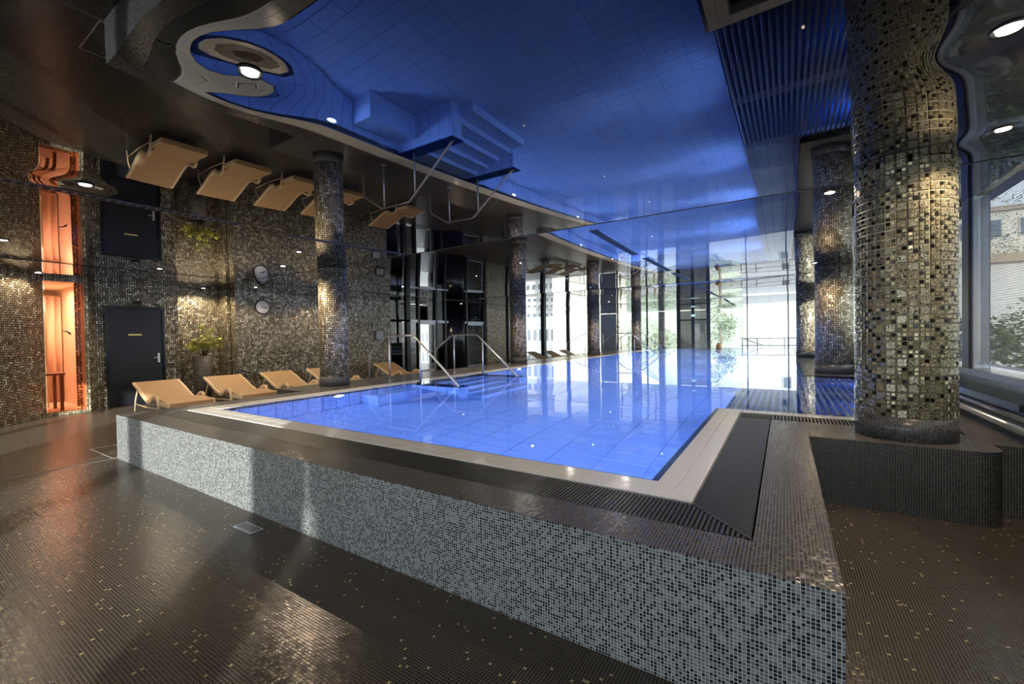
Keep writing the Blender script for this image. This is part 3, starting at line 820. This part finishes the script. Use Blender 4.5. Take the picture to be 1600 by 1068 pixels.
LP = [(-11.62, 3.70, 0, 'wicker sun lounger closest to the black door, leftmost of the row'),
      (-11.62, 5.00, 0, 'wicker sun lounger in front of the potted plant, second in the row'),
      (-11.62, 6.30, 0, 'wicker sun lounger below the wall clock, third in the row'),
      (-11.62, 7.60, 0, 'wicker sun lounger partly hidden behind the slim near column'),
      (-11.62, 10.0, 0, 'wicker sun lounger seen behind the near handrail, by the dark glass'),
      (-11.4, 19.7, 0, 'far wicker lounger by the windows, just left of the second column'),
      (-11.0, 20.9, 0, 'far wicker lounger by the windows, just right of the second column'),
      (-10.8, 22.3, 0, 'farthest wicker lounger, in front of the white building windows')]
proto = lounger_proto()
for i, (x, y, a, lb) in enumerate(LP):
    o = proto if i == 0 else copy_tree(proto)
    o.location = (x, y, 0); o.rotation_euler = (0, 0, a); o['label'] = lb

# ---- handrails
def handrail(y, label, group, x=0.0):
    t = tag(empty('handrail', (-6.2 + x, y, HP)), label, 'handrail', group)
    pts = [(-1.35, .56 - HP), (-1.35, 1.08 - HP), (-1.32, 1.13 - HP), (-0.82, 1.46 - HP), (-0.76, 1.49 - HP), (-0.04, 1.49 - HP), (0.02, 1.47 - HP), (1.07, .58 - HP), (1.2, .46 - HP)]
    b = MB(); b.tube([(p[0], 0, p[1]) for p in pts], .021, 10); b.build('rail', M['steel'], t)
    for px, z0, z1 in ((-0.72, 0.0, 1.48 - HP), (0.16, -0.1, 1.35 - HP)):
        b = MB(); b.tube([(px, 0, z0), (px, 0, z1)], .018, 10); b.build('post', M['steel'], t)
        b = MB(); b.lathe([(.045, z0), (.045, z0 + .008), (.03, z0 + .015)], 16, (px, 0, 0)); b.build('base_flange', M['steel'], t)
handrail(6.11, 'bent steel pool handrail closest to the slim column, beside the steps', 'steel handrails at the pool steps')
handrail(8.17, 'bent steel pool handrail on the far side of the near steps', 'steel handrails at the pool steps')
handrail(20.0, 'distant steel handrail, the nearer of the far pair at the pool', 'steel handrails at the pool steps', 0.1)
handrail(22.0, 'most distant steel handrail, in front of the farthest column', 'steel handrails at the pool steps', 0.1)
def deckrail(y, label):
    t = tag(empty('handrail', (-9.0, y, 0)), label, 'handrail', 'steel handrails of the deck steps')
    b = MB(); b.tube([(-2.0, 0, 0), (-2.0, 0, 0.95), (-1.95, 0, 1.0), (-0.9, 0, 1.48), (-0.8, 0, 1.5), (0.2, 0, 1.5), (.25, 0, 1.45), (.25, 0, 0)], .021, 8); b.build('rail', M['steel'], t)
    b = MB(); b.tube([(-0.85, 0, 0), (-0.85, 0, 1.49)], .018, 8); b.build('post', M['steel'], t)
deckrail(23.4, 'thin steel railing in front of the white building, left of the third column')

# ---- wall clock
c = tag(empty('wall_clock', (-12.29, 6.34, 2.37)), 'round white wall clock on the mosaic wall', 'clock')
c.rotation_euler = (0, R(90), 0)
b = MB(); b.lathe([(.2, -0.01), (.2, .03), (.185, .038), (.175, .03)], 40, capt=False); b.build('rim', plain('clock_rim_dark', (0.05, 0.05, 0.06), 0.3, noise=0.1), c)
b = MB(); b.lathe([(.178, 0.0), (.178, .022)], 40); b.build('face', plain('clock_face_white', (0.75, 0.75, 0.8), 0.5, noise=0.02), c)
for k_ in range(12):
    a = k_ * math.pi / 6
    b = MB(); ln = .03 if k_ % 3 == 0 else .018
    b.box(.155 - ln, .155, -.004, .004, .022, .024); o = b.build('hour_mark', M['black'], c); o.rotation_euler = (0, 0, a)
for ln, wd, a in ((.10, .008, 1.35), (.14, .006, 1.2)):
    b = MB(); b.box(-.03, ln, -wd, wd, .025, .028); o = b.build('hand', M['black'], c); o.rotation_euler = (0, 0, a)

# ---- potted plant in the niche
p = tag(empty('potted_plant', (-12.4, 4.9, 0)), 'yellow-green leafy plant in a tall dark planter in the niche', 'plant')
b = MB(); b.lathe([(.16, 0), (.19, .5), (.215, 1.07), (.2, 1.07), (.19, 1.02)], 32, capt=False); b.build('planter', M['pot'], p)
b = MB(); b.lathe([(0.0, 1.02), (.192, 1.02)], 24, capt=False, capb=False); b.build('soil', M['soil'], p)
rp = random.Random(11)
lb = MB()
def leaf(b, base, d, up, ln, wd):
    d = d.normalized(); sd_ = d.cross(up).normalized(); nn = sd_.cross(d)
    pts = [base, base + d * ln * .35 + sd_ * wd * .9 + nn * .01, base + d * ln + nn * -.02, base + d * ln * .35 - sd_ * wd * .9 + nn * .01]
    mid = base + d * ln * .4 - nn * .008
    b.face([pts[0], pts[1], mid]); b.face([pts[1], pts[2], mid]); b.face([pts[2], pts[3], mid]); b.face([pts[3], pts[0], mid])
for s_ in range(16):
    a = rp.uniform(0, 6.28); ln = rp.uniform(.3, .75) if s_ else .8; lean = rp.uniform(.3, 1.25) if s_ else .05
    top = Vector((math.cos(a) * math.sin(lean) * ln * .62, math.sin(a) * math.sin(lean) * ln * .76, 1.02 + math.cos(lean) * ln + .05))
    mid = Vector((top.x * .35, top.y * .35, 1.02 + (top.z - 1.02) * .6)); b0 = Vector((top.x * .08, top.y * .08, 1.02))
    sb = MB(); sb.tube([b0, mid, top], [.009, .007, .003], 5); sb.build('stem', M['stem'], p)
    for q in range(26):
        tt = rp.uniform(.35, 1.0)
        base = mid.lerp(top, (tt - .35) / .65)
        dv = Vector((rp.uniform(-1, 1), rp.uniform(-1, 1), rp.uniform(-.35, .8)))
        leaf(lb, base, dv, Vector((rp.uniform(-.3, .3), rp.uniform(-.3, .3), 1)), rp.uniform(.09, .17), rp.uniform(.016, .03))
tag(lb.build('leaves', M['leaf'], p, weld=False, recalc=False), kind='stuff')

# ---- small wall fittings
t = tag(empty('door_sensor', (-12.56, 3.68, 2.36)), 'small black sensor box above the black door', 'sensor')
b = MB(); b.box(-.03, .05, -.07, .07, -.03, .03); b.build('housing', M['black'], t); b = MB(); b.lathe([(.014, 0), (.014, .01)], 12, (0.03, 0, -.04)); b.build('sensor_eye', M['frame'], t)
t = tag(empty('framed_notice', (-12.29, 10.43, 1.55)), 'small dark framed notice at the end of the clock wall', 'notice')
b = MB(); b.box(-.0, .03, -.2, .2, -.18, .18); b.build('frame', M['black'], t); b = MB(); b.box(.03, .034, -.16, .16, -.14, .14); b.build('sheet', plain('pale_notice_sheet', (0.4, 0.42, 0.4), 0.4, noise=0.25, nscale=12), t)
t = tag(empty('floor_drain', (-3.5, 1.66, 0)), 'small pale floor drain plate beside the grey pool wall', 'drain')
b = MB(); b.box(-.13, .13, -.05, .05, 0, .006); b.build('plate', M['alu'], t)
for k_ in range(6):
    b = MB(); b.box(-.11 + k_ * .04, -.095 + k_ * .04, -.035, .035, .006, .008); b.build('slot', M['black'], t)
t = tag(empty('floor_hatch', (-7.55, 1.93, 0)), 'thin metal outlined hatch in the floor at the pool corner', 'hatch')
for q in ((-.45, .45, -.14, -.125), (-.45, .45, .125, .14), (-.45, -.435, -.125, .125), (.435, .45, -.125, .125)):
    b = MB(); b.box(q[0], q[1], q[2], q[3], 0, .004); b.build('edge_strip', M['alu'], t)
b = MB(); b.box(-.435, .435, -.125, .125, 0, .002); b.build('lid', M['floor'], t)
# pale expansion strip in the floor, running from the pool corner
b = MB(); b.box(-7.09, -7.06, -3.0, 1.84, 0, .003); tag(b.build('trim_2', M['joint2']), 'pale floor joint running from the pool corner', kind='structure')

# ---- ceiling lamps
def downlight(x, y, r, label, energy, small=False, col=(1, .78, .52)):
    z = zc(x, y)
    t = tag(empty('ceiling_spotlight' if small else 'ceiling_downlight', (x, y, z)), label, 'ceiling lamp', 'small ceiling spots' if small else 'round ceiling downlights')
    b = MB(); b.lathe([(r * 1.0, -.004), (r * 1.35, -.006), (r * 1.5, -.012), (r * 1.5, .0)], 32, capt=False, capb=False); b.build('trim_ring', M['frame'] if not small else M['steel'], t)
    b = MB(); b.lathe([(0.0, -.01), (r, -.01), (r, .0)], 32, capt=False, capb=False); b.build('lens', M['lens_cool'] if small else M['lens'], t)
    if energy:
        d = bpy.data.lights.new('lamp_light', 'SPOT'); d.energy = energy; d.color = col; d.spot_size = R(155); d.spot_blend = 0.5; d.shadow_soft_size = r * .8
        light_obj('lamp_light', d, (0, 0, -.03), (0, 0, 0), t)
downlight(-2.17, 1.09, .036, 'large round downlight over the pool corner, at the top', 14)
downlight(-4.81, 1.1, .038, 'round downlight beside the ribbed slot, left of the loungers reflection', 18)
downlight(-8.1, 1.1, .038, 'round downlight at the left edge of the picture', 25)
downlight(0.86, 2.85, .042, 'large round downlight in the top corner right of the big column', 40)
downlight(1.27, 4.3, .038, 'round downlight right of the big column by the window', 40)
downlight(0.38, 5.2, .038, 'round downlight just left of the big column', 35)
downlight(-9.53, 3.13, .034, 'downlight above the black door approach', 45)
downlight(-11.3, 5.68, .034, 'downlight near the wall clock', 60)
downlight(-12.5, 5.0, .04, 'downlight above the potted plant', 85)
downlight(-7.6, 4.3, .036, 'downlight beside the slim near column', 70)
downlight(-11.3, 8.2, .034, 'downlight over the fourth lounger', 60)
downlight(-11.7, 2.0, .04, 'downlight in front of the angled mosaic wall', 35)
downlight(-11.0, 13.5, .034, 'downlight in front of the dark glass partition', 45)
downlight(-6.0, 10.4, .03, 'added downlight brightening the second column', 120)  # extra lamp, added over the water to light the second column
downlight(-5.9, 16.5, .03, 'added downlight brightening the third column', 120)  # extra lamp, added to light the third column
downlight(-5.8, 22.8, .03, 'added downlight brightening the farthest column', 150)  # extra lamp, added because the farthest column was too dark
downlight(-6.1, 3.7, .03, 'added downlight over the near left pool edge, brightening the slim column', 60)  # extra lamp, added to light the front of the slim column
downlight(0.5, 10.2, .034, 'downlight beside the thick window-side column', 40)
SP = [(-4.2, 9.0), (-2.9, 9.0), (-4.6, 11.4), (-2.7, 11.4), (-4.9, 14), (-3.4, 14.2), (-2.5, 7.2), (-4.0, 6.6), (-5.6, 7.4), (-1.2, 9.6), (-3.2, 17), (-5.4, 17.5)]
for i, (x, y) in enumerate(SP):
    downlight(x, y, .011, 'tiny white ceiling spot above the pool water', 18, True, (1, .9, .78))

# ---- linear air slots in the ceiling
def slot(x, y0, y1, label, ribs=True):
    t = tag(empty('air_slot', (x, (y0 + y1) / 2, zc(x, (y0 + y1) / 2))), label, 'air vent', 'linear slots in the ceiling')
    ym, z0 = (y0 + y1) / 2, zc(x, (y0 + y1) / 2)
    w = .048
    def strip(b, xa, xb, ya, yb, dz):
        n_ = max(1, int((yb - ya) / .25))
        for k_ in range(n_):
            p0, p1 = ya + (yb - ya) * k_ / n_, ya + (yb - ya) * (k_ + 1) / n_
            za, zb = zc(x, p0) - z0 - dz, zc(x, p1) - z0 - dz
            P_ = [(xa, p0 - ym, za), (xb, p0 - ym, za), (xb, p1 - ym, zb), (xa, p1 - ym, zb)]
            Q_ = [(q[0], q[1], q[2] + dz) for q in P_]
            b.face(P_[::-1]); b.face([P_[0], P_[1], Q_[1], Q_[0]]); b.face([P_[1], P_[2], Q_[2], Q_[1]]); b.face([P_[2], P_[3], Q_[3], Q_[2]]); b.face([P_[3], P_[0], Q_[0], Q_[3]])
        return b
    strip(MB(), -w, w, y0, y1, .002).build('recess', M['channel'], t, recalc=False)
    for s_ in (-1, 1):
        strip(MB(), min(s_ * w, s_ * (w + .006)), max(s_ * w, s_ * (w + .006)), y0, y1, .004).build('side_profile', M['slotp'], t, recalc=False)
    for ya in (y0 - .006, y1):
        strip(MB(), -w - .006, w + .006, ya, ya + .006, .004).build('end_profile', M['slotp'], t, recalc=False)
    if ribs:
        b = MB()
        for k_ in range(int((y1 - y0) / .07)):
            yy = y0 + (k_ + .5) * .07
            strip(b, -w, w, yy - .012, yy + .012, .005)
        tag(b.build('ribs', M['frame'], t, weld=False, recalc=False), kind='stuff')
slot(-5.1, -0.4, 2.4, 'long ribbed air slot in the ceiling crossing the orange reflection')
slot(-5.2, 3.05, 4.9, 'air slot in the ceiling crossing the slim column reflection')
slot(-2.08, 5.25, 7.1, 'short dark air slot in the blue ceiling, the nearer of the middle line', False)
for i, (a, b_) in enumerate(((7.5, 9.3), (9.7, 11.6), (12.6, 14.4), (14.9, 16.8), (17, 18.2), (19, 21), (21.4, 23.4))):
    slot(-2.02, a, b_, 'dark air slot in the far ceiling, %s of the receding line' % ('first', 'second', 'third', 'fourth', 'fifth', 'sixth', 'last')[i], False)

# ---- underwater lamps
def pool_lamp(x, y, z, nx, label, e=45, beam=False):
    t = tag(empty('pool_lamp', (x, y, z)), label, 'pool lamp', 'underwater lamps in the pool walls')
    b = MB(); b.lathe([(.13, 0.0), (.13, .02), (.10, .03)], 24, capt=False); o = b.build('rim', M['steel'], t)
    b2 = MB(); b2.lathe([(0.0, .028), (.10, .028)], 24, capt=False, capb=False); o2 = b2.build('lens', M['lens_blue'], t)
    for q in (o, o2): q.rotation_euler = (0, R(90) * nx, 0)
    d = bpy.data.lights.new('lamp_light', 'AREA'); d.shape = 'DISK'; d.size = .16; d.energy = e * 1.6; d.color = (.23, .40, 1.0)
    light_obj('lamp_light', d, (nx * .035, 0, 0), (0, R(-90) * nx, 0), t)
    if beam:
        d = bpy.data.lights.new('lamp_beam', 'SPOT'); d.energy = 420; d.color = (.3, .45, 1.0); d.spot_size = R(38); d.spot_blend = 0.9; d.shadow_soft_size = .05
        light_obj('lamp_beam', d, (nx * .04, 0, 0), (0, R(-68) * nx, 0), t)
for i, y in enumerate((4.45, 10.2, 14.6, 19.0, 23.5)):
    pool_lamp(-6.31, y, 0.2, 1, 'blue underwater lamp in the pool wall on the lounger side, number %s from the front' % ('one', 'two', 'three', 'four', 'five')[i])
for i, y in enumerate((3.9, 7.9, 12.0, 16.4, 21.0)):
    zz = 0.1 if y < 5.62 else -0.15
    pool_lamp(-0.662, y, zz, -1, 'blue underwater lamp in the pool wall on the window side, number %s from the front' % ('one', 'two', 'three', 'four', 'five')[i], 40, y > 5)
pool_lamp(1.296, 9.6, 0.28, -1, 'blue underwater lamp at the back of the bubble bench', 30)
pool_lamp(1.296, 6.9, 0.28, -1, 'blue underwater lamp near the front of the bubble bench', 20)

# ---- bubble bench of steel tubes under water
t = tag(empty('bubble_bench', (0.33, 8.1, HP - .25)), 'underwater bench of parallel steel tubes in the pool alcove', 'bench')
me = None
for k_ in range(24):
    x = -0.93 + k_ * .0795
    if me is None:
        b = MB(); b.tube([(0, -2.4, 0), (0, 2.4, 0)], .02, 8); o = b.build('tube', M['steel'], t, loc=(x, 0, 0)); me = o.data
    else: place('tube', me, t, (x, 0, 0))
for y in (-2.3, 0, 2.3):
    b = MB(); b.box(-.96, .93, y - .03, y + .03, -.25, -.02); b.build('support', M['steel'], t)

# ---- window band on the right
def window(name, label): return tag(empty(name), label, kind='structure')
wr = window('window_2', 'long window band above the low wall on the right')
b = MB(); b.box(1.58, 1.86, -3.1, 27.4, .98, 1.04); b.build('sill', M['sillm'], wr)
b = MB(); b.box(1.50, 1.66, 4.8, 27.3, .80, .86); b.build('ledge', M['black'], wr)
b = MB(); b.tube([(1.56, 4.8, .74), (1.56, 27, .74)], .03, 10); b.build('heating_pipe', M['steel'], wr)
b = MB(); b.tube([(1.56, 4.8, .64), (1.56, 27, .64)], .03, 10); b.build('heating_pipe', M['steel'], wr)
for y in (-1.5, 1.2, 3.85, 6.35, 9.0, 11.6, 14.2, 16.8, 19.4, 22.0, 24.6):
    b = MB(); b.box(1.62, 1.78, y - .02, y + .17, 1.04, H); b.build('mullion', M['frame'], wr)
    b = MB(); b.box(1.645, 1.76, y - .07, y - .02, 1.04, H); b.build('frame_profile', M['alu'], wr)
ys = [-3.2, -1.5, 1.2, 3.85, 6.35, 9.0, 11.6, 14.2, 16.8, 19.4, 22.0, 24.6, 27.3]
for a, b_ in zip(ys, ys[1:]):
    b = MB(); b.box(1.70, 1.712, a + .17, b_ - .07, 1.04, H); b.build('pane', M['glass'], wr)

n = N('grey_roller_screen_mesh'); n.t.nodes.remove(n.bsdf)
uvn = n.n('ShaderNodeUVMap'); sp = n.n('ShaderNodeSeparateXYZ'); n.l(uvn.outputs[0], sp.inputs[0])
st = n.math('GREATER_THAN', n.math('FRACT', n.math('MULTIPLY', sp.outputs[1], 45.0)), 0.35)
fac = n.math('MULTIPLY_ADD', st, 0.1, 0.36)
tr0 = n.n('ShaderNodeBsdfTransparent'); df = n.n('ShaderNodeBsdfDiffuse'); df.inputs[0].default_value = (.2, .2, .19, 1)
mxs = n.n('ShaderNodeMixShader'); n.l(fac, mxs.inputs[0]); n.l(tr0.outputs[0], mxs.inputs[1]); n.l(df.outputs[0], mxs.inputs[2]); n.l(mxs.outputs[0], n.out.inputs[0])
M['screen'] = n.m
for a, b_ in ((3.85, 6.35), (6.35, 9.0)):
    b = MB(); b.box(1.69, 1.692, a + .18, b_ - .08, 1.1, H - .03); b.build('roller_screen', M['screen'], wr)
    b = MB(); b.box(1.68, 1.699, a + .18, b_ - .08, 1.08, 1.1); b.build('screen_hem_bar', M['alu'], wr)
# ---- far glazing
wf = window('window_3', 'tall glazed end wall with dark mullions')
for x, w_ in ((-12.7, .12), (-9.2, .08), (-7.3, .08), (-5.42, .2), (-4.6, .16), (-3.75, .2), (-1.75, .05), (0.18, .06), (1.6, .1)):
    b = MB(); b.box(x - w_ / 2, x + w_ / 2, 27.3, 27.42, 0, H); b.build('mullion', M['frame'], wf)
xs = [-12.7, -9.2, -7.3, -5.42, -4.6, -3.75, -1.75, .18, 1.6]
for a, b_ in zip(xs, xs[1:]):
    mt = M['frost'] if -5.5 < a < -4.0 else M['glass']
    b = MB(); b.box(a + .03, b_ - .03, 27.34, 27.352, 0.03, H - .02); b.build('pane', mt, wf)
b = MB(); b.box(-12.7, 1.6, 27.3, 27.42, 0, .04); b.build('bottom_rail', M['frame'], wf)
b = MB(); b.box(-10.35, -9.26, 27.28, 27.3, 0.1, H - .02); b.build('roller_blind', M['blind'], wf)
b = MB(); b.box(-5.3, -3.85, 27.29, 27.41, 2.18, 2.26); b.build('door_transom', M['frame'], wf)
wl = window('window_4', 'tall side glazing beyond the pale bronze pier')
for y, w_ in ((19.3, .12), (23.45, .3), (27.0, .12)):
    b = MB(); b.box(-12.72, -12.5, y - w_ / 2, y + w_ / 2, 0, H); b.build('mullion', M['frame'], wl)
for a, b_ in ((19.36, 23.3), (23.6, 26.94)):
    b = MB(); b.box(-12.64, -12.628, a, b_, .03, H - .02); b.build('pane', M['glass'], wl)
b = MB(); b.box(-12.72, -12.5, 19.0, 27.2, 0, .05); b.build('bottom_rail', M['frame'], wl)
pl = tag(empty('square_pillar', (-6.3, 26.9, 0)), 'dark olive square pillar at the glazed end wall', 'pillar')
b = MB(); b.box(-.16, .16, -.16, .16, 0, H - .04); b.build('shaft', M['columnh'], pl)
b = MB(); b.box(-.18, .18, -.18, .18, 0, .6); b.build('base', M['plinth'], pl)

# back window behind the viewer
wb = window('window_5', None)
for x in (-9.74, -7.9, -6.1, -4.26):
    b = MB(); b.box(x - .06, x + .06, -3.28, -3.12, 0.1, 2.6); b.build('mullion', M['frame'], wb)
for a, b_ in ((-9.68, -7.96), (-7.84, -6.16), (-6.04, -4.32)):
    b = MB(); b.box(a, b_, -3.21, -3.2, .1, 2.6); b.build('pane', M['glass'], wb)
b = MB(); b.box(-9.8, -4.2, -3.3, -3.1, 0, .1); b.build('sill', M['frame'], wb)
for x, w_ in ((-1.41, .14), (1.36, .04)):
    b = MB(); b.box(x - w_, x + w_, -3.28, -3.12, 0.1, 2.6); b.build('mullion', M['frame'], wb)
for a, b_ in ((-2.6, -1.55), (-1.27, 1.32)):
    b = MB(); b.box(a, b_, -3.21, -3.2, .1, 2.6); b.build('pane', M['glass'], wb)
b = MB(); b.box(-2.6, 1.4, -3.3, -3.1, 0, .1); b.build('sill', M['frame'], wb)

# ---- dark glass partition with two doors
wp = window('window_6', 'dark glass partition with two glazed doors')
for y, w_ in ((11.02, .14), (12.1, .2), (12.68, .1), (13.72, .1), (14.3, .12), (15.8, .12), (17.2, .14)):
    b = MB(); b.box(-12.7, -12.55, y - w_ / 2, y + w_ / 2, 0, H); b.build('post', M['frame'], wp)
b = MB(); b.box(-12.7, -12.55, 12.0, 17.2, 2.06, 2.16); b.build('transom', M['alu'], wp)
for a, b_, mt in ((11.09, 12.0, 'smoke'), (12.2, 12.63, 'smoke'), (12.73, 13.67, 'glass'), (13.77, 14.24, 'smoke'), (15.86, 17.13, 'glass')):
    b = MB(); b.box(-12.63, -12.618, a, b_, .05, 2.06); b.build('pane', M[mt], wp)
    b = MB(); b.box(-12.63, -12.618, a, b_, 2.16, H - .02); b.build('top_pane', M['smoke'], wp)
for a, b_ in ((12.73, 13.67), (15.86, 17.13)):
    b = MB(); b.box(-12.66, -12.59, a, a + .06, 0.02, 2.06); b.box(-12.66, -12.59, b_ - .06, b_, 0.02, 2.06); b.box(-12.66, -12.59, a + .06, b_ - .06, 0.02, .1); b.box(-12.66, -12.59, a + .06, b_ - .06, 1.98, 2.06); b.build('door_leaf_frame', M['alu'], wp)
    b = MB(); b.tube([(-12.55, b_ - .12, .9), (-12.55, b_ - .12, 1.3)], .012, 8); b.build('pull_handle', M['steel'], wp)
b = MB()
b.lathe([(.72, 0), (.72, H - .03)], 40, (-13.0, 15.05, 0)); structure('wall_curved', b, M['black'], 'black curved wall drum between the two glazed doors')

# ---- fittings at the far end
ex = tag(empty('exit_sign', (-4.55, 27.22, 2.48)), 'small green exit sign above the far glazed doors', 'sign')
ex.scale = (.55, 1, .6)
b = MB(); b.box(-.24, .24, -.03, .03, -.12, .12); b.build('housing', M['white'], ex)
b = MB(); b.box(-.225, .225, -.036, -.03, -.105, .105); b.build('panel', M['exit'], ex)
b = MB(); b.box(-.16, -.02, -.04, -.036, -.07, .07); b.face([(0.03, -.038, -.02), (.1, -.038, -.02), (.1, -.038, -.06), (.18, -.038, 0.0), (.1, -.038, .06), (.1, -.038, .02), (.03, -.038, .02)]); b.build('symbol', M['exit_w'], ex)
ln = tag(empty('lantern', (-3.2, 27.05, HP)), 'small amber lantern standing on the far pool edge', 'lantern')
b = MB(); b.lathe([(.09, 0), (.13, .02), (.14, .1), (.12, .2), (.08, .24)], 20); b.build('bowl', M['lamp_amber'], ln)
b = MB(); b.lathe([(.05, .24), (.06, .27), (.03, .3)], 16); b.build('cap', M['frame'], ln)
pb = tag(empty('waste_bin', (-7.75, 19.4, HP)), 'small black box bin beside the third column', 'bin')
b = MB(); b.box(-.16, .16, -.16, .16, 0, .3); b.build('body', M['black'], pb); b = MB(); b.box(-.17, .17, -.17, .17, .3, .33); b.build('lid', M['frame'], pb)
# outside balcony railing beyond the end wall
br = tag(empty('balcony_railing', (-0.5, 30.0, 0)), 'thin metal balcony railing outside the end windows', 'railing')
for z in (.62, 1.05):
    b = MB(); b.tube([(-1.8, 0, z), (5, 0, z)], .02, 6); b.build('rail', M['frame'], br)
for x in (-1.7, -.9, .5, 2, 3.5):
    b = MB(); b.tube([(x, 0, -.2), (x, 0, 1.05)], .02, 6); b.build('post', M['frame'], br)
b = MB(); b.tube([(-1.6, 0, 1.02), (-.6, 0, .62)], .02, 6); b.build('brace', M['frame'], br)

# ------------------------------------------------------------------ outside
gr = MB(); gr.box(-160, -17.35, -80, 200, -4.2, -4); gr.box(-17.35, 1.9, 27.7, 200, -4.2, -4); gr.box(1.9, 160, -80, 200, -4.2, -4); gr.box(-17.35, 1.9, -80, -3.4, -4.2, -4)
structure('ground', gr, M['ground'], 'pale ground outside the windows')
tr_ = MB(); tr_.box(-10, 1.9, 27.45, 31.0, -.35, -.2); structure('terrace', tr_, M['fac'], 'pale terrace outside the end windows')
def house(name, label, x0, x1, y, depth, z1, nfl, ncol, mat, face=(0, -1), skip=lambda i, j: False, zb=-4, win=(1.1, 1.7), band=True):
    t = tag(empty(name, ((x0 + x1) / 2, y + depth / 2, zb)), label, 'building')
    hw, hd, hh = (x1 - x0) / 2, depth / 2, z1 - zb
    b = MB(); b.box(-hw, hw, -hd, hd, 0, hh); b.build('wall', mat, t)
    b = MB(); b.box(-hw - .3, hw + .3, -hd - .3, hd + .3, hh, hh + .45); b.build('cornice', M['cornice'], t)
    fh = hh / nfl
    wme = None
    for i in range(nfl):
        if band and i:
            b = MB(); b.box(-hw, hw, -hd - .12, -hd, i * fh - .15, i * fh + .05); b.build('string_course', mat, t)
        for j in range(ncol):
            if skip(i, j): continue
            wx = -hw + (j + .5) * 2 * hw / ncol; wz = i * fh + fh * .5
            f = MB(); f.box(-win[0] / 2 - .1, win[0] / 2 + .1, -.09, .02, -win[1] / 2 - .1, win[1] / 2 + .1)
            if wme is None:
                o = f.build('window', M['fac'], t, loc=(wx, -hd, wz)); q = MB(); q.box(-win[0] / 2, win[0] / 2, -.11, -.09, -win[1] / 2, win[1] / 2); po = q.build('glazing', M['facw'], o); wme = (o.data, po.data)
            else:
                o = place('window', wme[0], t, (wx, -hd, wz)); place('glazing', wme[1], o)
    return t
house('apartment_house', 'long white apartment house with rows of narrow windows, outside', -58, -27, 58, 10, 18, 6, 30, M['fac'], win=(.5, 1.7))
house('apartment_house', 'plain white house wall behind the distant handrails, outside', -26.5, -19.5, 52, 10, 15, 5, 3, M['fac2'], skip=lambda i, j: j < 2)
house('apartment_house', 'tall white block with a few small windows, outside the end wall', -4.0, 4.5, 56, 10, 22, 7, 5, M['fac'], skip=lambda i, j: j not in (2, 3) or i % 2, band=False, win=(.7, 1.2))
house('apartment_house', 'white building with tan parapet outside the right window', 6.5, 30, 34, 8, 5.0, 3, 8, M['fac'], skip=lambda i, j: j < 3, band=False)
house('apartment_house', 'cream house on the slope above the white parapet building', 14, 26, 62, 8, 13, 5, 5, M['fac2'])
house('apartment_house', 'unseen pale block added to keep the sun off the right windows', 5.5, 12, -6.6, 10, 12, 5, 5, M['fac'], band=False)  # out of view, added to block the sun from the window band
def blob_tree(name, label, x, y, zb, h_, r_, seed, trunk=True, n_=1700):
    rr = random.Random(seed)
    t = tag(empty(name, (x, y, zb)), label, 'tree', 'garden trees outside')
    if trunk:
        b = MB(); b.tube([(0, 0, 0), (.05, 0, h_ * .4), (0, .05, h_ * .75)], [.16, .12, .05], 7); b.build('trunk', M['bark'], t)
    b = MB()
    cl = [(rr.uniform(-.6, .6) * r_, rr.uniform(-.6, .6) * r_, h_ * rr.uniform(.4, .95), rr.uniform(.35, .6) * r_) for _ in range(9)]
    for q in range(n_):
        cx, cy, cz, cr_ = rr.choice(cl)
        v = Vector((rr.gauss(0, 1), rr.gauss(0, 1), rr.gauss(0, 1))).normalized() * cr_ * rr.uniform(.6, 1)
        leaf(b, Vector((cx, cy, cz)) + v, Vector((rr.uniform(-1, 1), rr.uniform(-1, 1), rr.uniform(-.6, .6))), Vector((rr.uniform(-.5, .5), rr.uniform(-.5, .5), 1)), .17, .07)
    tag(b.build('foliage', M['treeleaf'], t, weld=False, recalc=False), kind='stuff')
blob_tree('garden_tree', 'leafy tree outside left of the far glazed doors', -14.5, 44, -4, 7.0, 3.0, 1)
blob_tree('garden_tree', 'bushy tree outside right behind the far pillar', -10.5, 42, -4, 6.4, 2.6, 2)
blob_tree('garden_tree', 'slender pale tree outside right of the far glazed doors', -4.6, 40, -4, 8.0, 1.6, 3)
for i, (x, y, hh, rr_) in enumerate(((5.2, 17.5, 5.6, 1.6), (7.6, 21.5, 6.0, 1.8), (10.4, 26, 6.3, 2.0), (4.6, 14.2, 5.2, 1.1))):
    blob_tree('garden_tree', 'hedge-like garden tree outside the right window, %s' % ('second nearest', 'third nearest', 'farthest back', 'nearest the glass')[i], x, y, -4, hh, rr_, 20 + i, n_=2600)
blob_tree('garden_tree', 'large green tree on the slope above the parapet, right window', 16.5, 50, -4, 15, 4.5, 31, n_=3000)
hl = MB()
for i in range(24):
    x0_, x1_ = -30 + i * 5, -25 + i * 5
    h0 = 10 + 5 * math.sin(i * .6) ; h1 = 10 + 5 * math.sin((i + 1) * .6)
    hl.face([(x0_, 80, -4), (x1_, 80, -4), (x1_, 110, h1), (x0_, 110, h0)]); hl.face([(x0_, 110, h0), (x1_, 110, h1), (x1_, 150, -4), (x0_, 150, -4)])
structure('hill', hl, M['hill'], 'wooded hillside far outside')
